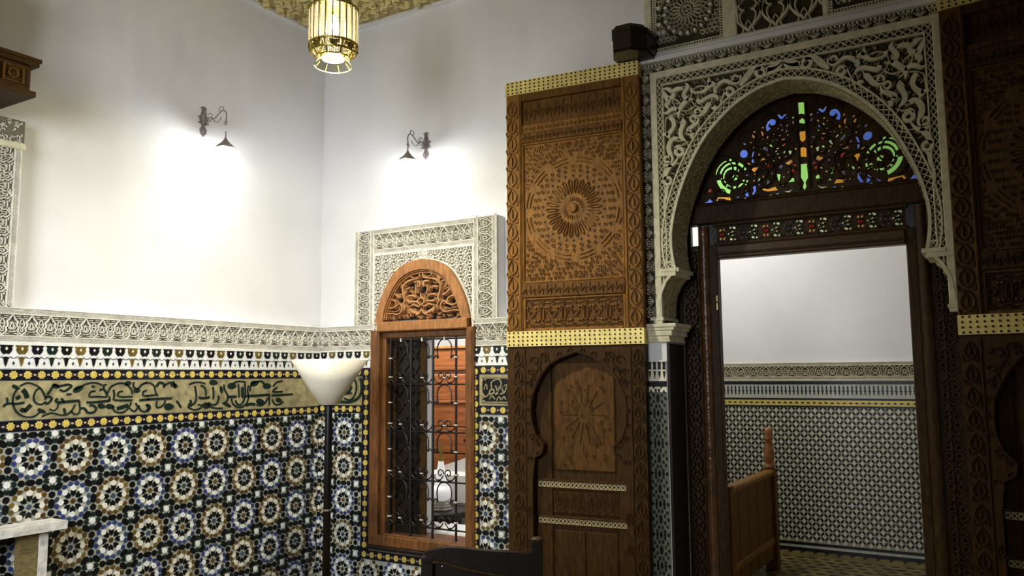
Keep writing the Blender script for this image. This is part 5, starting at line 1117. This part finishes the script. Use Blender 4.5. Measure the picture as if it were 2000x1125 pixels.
# wall sconces
def sconce(frame, label, out, drop, curl):
    root = empty('wall_sconce', frame); tag(root, label, 'wall lamp', 'wall sconces')
    # leaf-shaped wall plate (local x along the wall, y up, z off the wall)
    P = [(0, -.115), (.026, -.088), (.03, -.062), (.012, -.035), (.02, -.02), (.05, -.012), (.03, .0), (.034, .018), (.05, .034), (.028, .042), (.02, .06), (.014, .085), (.026, .108), (0, .118)]
    P = P + [(-x, y) for x, y in P[::-1][1:-1]]
    MB().plate(P, [], 0, .006).build('wall_plate', M['sconce'], root)
    mb = MB()
    mb.ribbon([(0, -.1, .006), (0, -.07, .026), (0, -.04, .01)], .01, .005, .016, top=.3); mb.ribbon([(0, -.02, .03), (0, .04, .034), (0, .09, .012)], .01, .005, .02, top=.3)
    mb.build('plate_boss', M['sconce'], root)
    ar = [(0, .0, .01), (0, .022, out * .3), (0, .0, out * .45), (0, .035, out * .7), (0, .05, out * .88), (0, .02, out), (0, -.03, out), (0, -.06, out)]
    MB().tube(cr(ar, 4), .0052, 6).build('arm', M['sconce'], root)
    for c, r, a0, a1 in (((.0, .022, out * .28), .03, -2.6, 2.2), ((.0, .012, out * .62), .042, 3.3, 6.1), ((.0, .062, out * .78), .022, -1, 4), ((.0, -.05, out * .99), .016, 0, 5)):
        MB().tube([(c[0], c[1] + r * sin(a0 + (a1 - a0) * k / 12), c[2] + r * cos(a0 + (a1 - a0) * k / 12)) for k in range(13)], .0034, 5).build('scroll', M['sconce'], root)
    sh = empty('shade'); sh.parent = root; sh.matrix_basis = Matrix(((1, 0, 0, 0), (0, 0, 1, -drop), (0, -1, 0, out), (0, 0, 0, 1)))
    star = [1 + .07 * (k % 2) for k in range(20)]
    cone = [(.006, .075), (.012, .06), (.02, .048), (.036, .028), (.056, .010), (.066, -.004)]
    v = []; f = []
    for r, z in cone + [(r - .003, z - .003) for r, z in cone[::-1]]:
        for k in range(20): v.append((r * star[k] ** (r / .066) * cos(2 * PI * k / 20), r * star[k] ** (r / .066) * sin(2 * PI * k / 20), z + (.006 * ((k % 4) == 0) if r > .05 else 0)))
    for i in range(2 * len(cone) - 1):
        for k in range(20): f.append((i * 20 + k, i * 20 + (k + 1) % 20, (i + 1) * 20 + (k + 1) % 20, (i + 1) * 20 + k)[::-1])
    mb = MB(); mb.add(v, f); mb.build('shade_cone', M['sconce'], sh)
    MB().tube([(0, 0, .07), (0, 0, .12)], .005, 6).build('shade_stem', M['sconce'], sh)
    MB().lathe([(.004, .02), (.014, .01), (.018, -.006), (.012, -.02), (.004, -.024)], 10).build('bulb', M['bulb'], sh, None, None, None, True)
    lp_ = Matrix(frame) @ Vector((0, -drop - .035, out))
    lamp('sconce_light', 'POINT', lp_, SCON, (0.95, 0.97, 1.0), 0.03)
    return root
XP, YP = XA + REC, YB - REC
FSA = Matrix(((0, 0, 1, XP), (1, 0, 0, 3.862), (0, 1, 0, 3.50), (0, 0, 0, 1)))
FSB = Matrix(((1, 0, 0, -3.895), (0, 0, -1, YP), (0, 1, 0, 3.445), (0, 0, 0, 1)))
sconce(FSA, 'grey metal scroll wall lamp on the left white wall above the tiles', .257, .235, 1)
sconce(FSB, 'grey metal scroll wall lamp on the white wall above the small arched window', .236, .165, 1)

# floor lamp with an upturned glass cone
fl = empty('floor_lamp', Matrix.Translation((-3.996, 4.17, 0))); tag(fl, 'tall floor lamp with an unlit cream cone shade standing in the tiled corner', 'lamp')
MB().lathe([(.15, 0), (.15, .02), (.06, .035), (.03, .06)], 24).build('base', M['iron'], fl)
MB().lathe([(.026, .05), (.026, 1.40), (.024, 1.41)], 12).build('pole', M['iron'], fl, None, None, None, True)
MB().lathe([(.028, .70), (.028, .712)], 12).build('pole_collar', M['sconce'], fl)
co = [(.066, 1.412), (.26, 1.715), (.254, 1.718), (.06, 1.418)]
mb = MB(); v = [(r * cos(2 * PI * k / 40), r * sin(2 * PI * k / 40), z) for r, z in co for k in range(40)]
f = [(i * 40 + k, i * 40 + (k + 1) % 40, (i + 1) * 40 + (k + 1) % 40, (i + 1) * 40 + k) for i in range(3) for k in range(40)]
f.append(tuple(range(39, -1, -1))); mb.add(v, f); mb.build('shade', M['shade'], fl, None, None, None, True)

# ------------------------------------------------------------ wooden hood at the upper left, over the next doorway
hd = empty('wooden_hood'); tag(hd, 'carved wooden hood end projecting from the left wall, cut by the picture edge', 'hood')
XF = -4.45
def hb(name, x0, x1, y0, y1, z0, z1, m='wood_wk', e=0.006): return MB().box(x0, x1, y0, y1, z0, z1).build(name, M[m], hd)
Yt, zb, zt = 2.33, 3.13, 3.345
hb('bottom_moulding', XP, XF, .9, Yt + .012, zb, zb + .03); hb('face_board', XP, XF - .02, .9, Yt - .012, zb + .03, zt - .045)
hb('top_moulding', XP, XF + .005, .9, Yt + .02, zt - .045, zt - .02); hb('top_moulding', XP, XF + .012, .9, Yt + .03, zt - .02, zt)
fb2 = MB()
for k in range(6):
    y = Yt - .1 - k * .13
    fb2.ribbon([(y - .05, zb + .06), (y + .05, zb + .06), (y + .05, zt - .07), (y - .05, zt - .07)], .012, 0, .012, closed=True, top=.4); fb2.ribbon(poly_n(8, .025, 0, None, y, (zb + zt) / 2), .01, 0, .01, closed=True)
fb2.build('carved_relief', M['wood_lo'], hd, Matrix(((0, 0, 1, XF - .02), (1, 0, 0, 0), (0, 1, 0, 0), (0, 0, 0, 1))), 'stuff')
for k in range(5):
    y1 = 2.06 - .02 * (k % 2) + .012 * k; hb('scalloped_block', XP, XF - .05, .9, y1, zt + k * .09, zt + k * .09 + .05 , 'wood_dk'); hb('scalloped_block', XP, XF - .06, .9, y1 - .025, zt + k * .09 + .05, zt + (k + 1) * .09, 'wood_dk')

# ------------------------------------------------------------ furniture
ct = empty('console_table', Matrix.Translation((-4.86, 0, 0))); tag(ct, 'worn white painted console table against the tiled wall, at the lower left', 'table')
MB().box(0, .17, 1.6, 2.785, .742, .788).build('table_top', M['white_old'], ct)
for y in (1.7, 2.655):
    MB().box(.085, .13, y, y + .045, 0, .742).build('leg', M['white_old'], ct); MB().box(.07, .115, y - .105, y, 0, .742).build('side_board', M['brown_old'], ct)
# dark inlaid chair near the camera, seen from behind its back
A, B_ = Vector((-2.50, 3.30, 0)), Vector((-2.0, 3.60, 0)); dr = (B_ - A).normalized(); Lc = (B_ - A).length
FCH = Matrix(((dr.x, 0, dr.y, A.x), (dr.y, 0, -dr.x, A.y), (0, 1, 0, 0), (0, 0, 0, 1)))
chh = empty('inlaid_chair', FCH); tag(chh, 'dark wooden armchair with pearl inlay dots, its back in front of the small window', 'chair')
topl = cr([(0, .745), (.12, .765), (.3, .748), (.52, .735)], 4); low = cr([(0, .70), (.08, .70), (.2, .668), (.38, .635), (.55, .62)], 4)
MB().plate(topl + low[::-1], [], -.03, .02).build('crest_rail', M['wood_bk'], chh)
MB().ribbon([(x, y - .004) for x, y in low], .016, -.02, .03, top=.6).build('rail_edge', M['wood_dk'], chh)
MB().plate(low + [(.55, .40), (.02, .40)], [], -.025, .0).build('back_panel', M['wood_bk'], chh)
for x in (.0, .54): 
    o = MB().box(x - .02, x + .035, 0, .79 if x else .72, -.03, .03).build('back_leg', M['wood_bk'], chh)
    if x: MB().lathe([(.03, 0), (.034, .012), (.02, .02)], 10).build('finial', M['wood_dk'], o, Matrix(((1, 0, 0, x + .008), (0, 0, 1, .79), (0, -1, 0, 0), (0, 0, 0, 1))))
for x in (.0, .54): MB().box(x - .02, x + .03, 0, .42, -.50, -.45).build('front_leg', M['wood_bk'], chh)
MB().box(-.02, .575, .40, .44, -.50, .0).build('seat', M['wood_bk'], chh)
for x in (-.005, .555): MB().box(x - .02, x + .02, .60, .635, -.5, .0).build('armrest', M['wood_bk'], chh)
for i in range(9):
    x = .02 + i * .06; z = low[min(len(low) - 1, int(i * 1.4))][1] - .028
    MB().dome(x, z, .0045, .003, 0, 6).build('pearl_dot', M['pearl'], chh)
# settle in the passage beyond the door: a board wall with a turned post
ws = empty('wooden_settle', Matrix(((0, 0, 1, -1.72), (1, 0, 0, 0), (0, 1, 0, 0), (0, 0, 0, 1)))); tag(ws, 'wooden settle with a turned corner post, seen through the great doorway', 'settle')
for k in range(5): MB().bbox(5.75 + k * .25, 5.993 + k * .25, .1, .77, -.04, 0, .008).build('plank', M['wood_lo'], ws)
MB().bbox(5.72, 7.02, .76, .81, -.055, .02, .012).build('top_rail', M['wood'], ws); MB().bbox(5.72, 7.02, .22, .27, -.045, .012, .008).build('lower_rail', M['wood'], ws)
MB().box(5.75, 6.98, .36, .41, -.5, -.04).build('seat', M['wood_lo'], ws)
MB().box(6.97, 7.06, 0, .82, -.07, .025).build('post', M['wood_lo'], ws)
MB().lathe([(.042, 0), (.044, .02), (.03, .03), (.034, .05), (.042, .10), (.040, .15), (.03, .20), (.026, .225), (.036, .235), (.036, .25), (.03, .26), (.034, .30), (.03, .33), (.012, .335)], 14).build('turned_finial', mat('turned_wood', (150, 96, 46), .35, var=.3, vscale=30), ws, Matrix(((1, 0, 0, 7.015), (0, 0, 1, .82), (0, -1, 0, -.022), (0, 0, 0, 1))), None, None, True)
MB().box(5.72, 5.80, 0, .82, -.07, .025).build('post', M['wood_lo'], ws)
for z in (0, .41): MB().box(5.78, 5.85, z, z + .40 if z else .36, -.5, -.42).build('arm_support' if z else 'leg', M['wood_lo'], ws)
MB().box(6.93, 7.0, 0, .36, -.5, -.42).build('leg', M['wood_lo'], ws)

# ------------------------------------------------------------ passage wall: stucco band and small tiles
band(wall_far, -2.85, 1.2, lambda s, t: (s, 1.545 + t * .78), width=.205, P=.118, m='stucco2', g='ground2')
MB().box(-2.85, 1.25, 0, 1.545, -.031, .001).build('tile_bed', M['grout'], wall_far)
for z0, z1, m in ((1.505, 1.535, 't_black'), (1.36, 1.378, 't_black'), (1.295, 1.31, 't_black'), (.055, .078, 't_black'), (.0, .03, 't_black')):
    MB().box(-2.85, 1.25, z0, z1, .0, .004).build('black_strip', M[m], wall_far)
MB().box(-2.85, 1.25, 1.31, 1.36, .0, .003).build('yellow_strip', M['t_yellow'], wall_far)
dk = MB(); 
for k in range(112):
    x = -2.83 + k * .0362
    dk.prism([(x, 1.405), (x + .006, 1.42), (x + .005, 1.435), (x + .013, 1.443), (x + .005, 1.451), (x + .007, 1.48), (x, 1.498), (x - .007, 1.48), (x - .005, 1.451), (x - .013, 1.443), (x - .005, 1.435), (x - .006, 1.42)], .0, .004)
for k in range(78): dk.prism([(-2.83 + k * .052 + a, 1.335 + b) for a, b in ((-.018, 0), (0, -.009), (.018, 0), (0, .009))], .002, .005)
dk.build('baluster_tile_row', M['t_black'], wall_far, None, 'stuff')
wt = MB(); bt = MB(); px_, pz_ = .0695, .0832
for i in range(47):
    for j in range(31):
        x = -2.5 + i * px_ + (px_ / 2 if j % 2 else 0); z = .10 + j * pz_ / 2
        if z > 1.28 or x > .5: continue
        wt.prism([(x, z - .026), (x + .0185, z), (x, z + .026), (x - .0185, z)], .0, .004, .05, back=False)
        for sx in (-1, 1):
            cx, cz = x + sx * px_ / 4, z + pz_ / 4; d = (.0135 * sx, -.016)
            a = math.atan2(-.0225 * 1, .0175 * sx)
            P = [(-.019, 0), (-.012, .0085), (.012, .0085), (.019, 0), (.012, -.0085), (-.012, -.0085)]
            if cz < 1.29: bt.prism([(cx + p * cos(a) - q * sin(a), cz + p * sin(a) + q * cos(a)) for p, q in P], .0, .005, .05, back=False)
MB().box(-2.85, 1.25, .08, 1.295, -.001, .0022).build('tile_ground', mat('greyish_tile', (150, 146, 128), .4, var=.2, vscale=30), wall_far)
wt.build('white_tile_field', mat('aged_white_tile', (198, 196, 170), .3, var=.15, vscale=20), wall_far, None, 'stuff'); bt.build('black_tile_field', M['t_black'], wall_far, None, 'stuff')
FFL = Matrix(((1, 0, 0, 0), (0, 1, 0, 0), (0, 0, 1, 0), (0, 0, 0, 1)))
for k in range(22): put(shared('flp', [(-.024, 0), (-.008, .03), (-.012, .06), (0, .1), (.012, .06), (.008, .03), (.024, 0)], 0, .003, 't_black'), 'pendant_tile', floor, T(-2.1 + k * .105, 7.86, 0, PI))
fl2 = MB()
for i in range(18):
    for j in range(12): fl2.prism(poly_n(4, .028, 0, None, -2.1 + i * .11 + (j % 2) * .055, 7.60 - j * .11, 1.3), 0, .003)
fl2.build('dark_tile_field', M['t_black'], floor, None, 'stuff')

# ------------------------------------------------------------ room beyond the small window
bo = empty('plank_cupboard', Matrix(((1, 0, 0, 0), (0, 0, -1, 6.75), (0, 1, 0, 0), (0, 0, 0, 1)))); tag(bo, 'reddish plank cupboard in the room behind the iron grille', 'cupboard')
for k in range(7):
    z = .05 + k * .262; MB().bbox(-5.35, -4.15, z, z + .255, -.4, 0 + .006 * (k % 2), .008).build('plank', M['wood_red'], bo)
MB().bbox(-5.37, -4.13, 1.878, 1.905, -.42, .03, .006).build('cornice', M['wood_or'], bo); MB().bbox(-5.36, -4.14, 1.33, 1.36, 0, .025, .006).build('ledge', M['wood_red'], bo); MB().bbox(-5.36, -4.14, 1.66, 1.69, 0, .025, .006).build('ledge', M['wood_red'], bo)
MB().dome(-4.62, .97, .02, .03, .006, 8).build('knob', M['wood_bk'], bo)
lt_ = empty('low_table', Matrix.Translation((-4.38, 5.98, 0))); tag(lt_, 'dark low table under the lit white globe behind the window', 'table')
MB().lathe([(.26, .37), (.27, .38), (.27, .42), (.26, .43)], 20).build('table_top', M['wood_bk'], lt_)
MB().lathe([(.2, .2), (.24, .37)], 20).build('apron', M['wood_bk'], lt_)
for k in range(4): MB().box(.15 * cos(k * PI / 2) - .025, .15 * cos(k * PI / 2) + .025, .15 * sin(k * PI / 2) - .025, .15 * sin(k * PI / 2) + .025, 0, .38).build('leg', M['wood_bk'], lt_)
gb = empty('glass_lamp', Matrix.Translation((-4.345, 5.95, .43))); tag(gb, 'white globe table lamp with a tall pierced spire on a silver foot, behind the window', 'lamp')
MB().lathe([(.095, 0), (.1, .012), (.085, .02), (.088, .035), (.07, .042), (.075, .056), (.05, .066), (.06, .08), (.05, .085)], 18).build('foot', M['silver'], gb)
MB().lathe([(.05, .083), (.085, .10), (.10, .135), (.098, .165), (.075, .20), (.04, .22)], 20).build('globe', M['lampglass'], gb, None, None, None, True)
MB().lathe([(.055, .212), (.045, .26), (.036, .34), (.024, .42)], 12).build('spire', M['lampglass'], gb); MB().lathe([(.016, .42), (.014, .48), (.006, .58), (.003, .62)], 8).build('spire_tip', M['brass_old'], gb)
sf = empty('white_cushion', Matrix.Translation((-4.3, 6.42, 0))); tag(sf, 'white covered seat with a sloping back behind the globe lamp', 'cushion')
mb = MB(); P = [(-.42, .0), (.36, .0), (.36, 1.0), (.2, .96), (-.05, .84), (-.3, .76), (-.42, .7)]
mb.plate(P, [], -.12, .12); mb.build('back_cushion', M['cloth'], sf, Matrix(((1, 0, 0, 0), (0, 0, -1, 0), (0, 1, 0, 0), (0, 0, 0, 1))))
MB().bbox(-.40, .34, .42, .72, .12, .16, .03).build('loose_cushion', M['cloth'], sf, Matrix(((1, 0, 0, 0), (0, 0, -1, 0), (0, 1, 0, 0), (0, 0, 0, 1))))
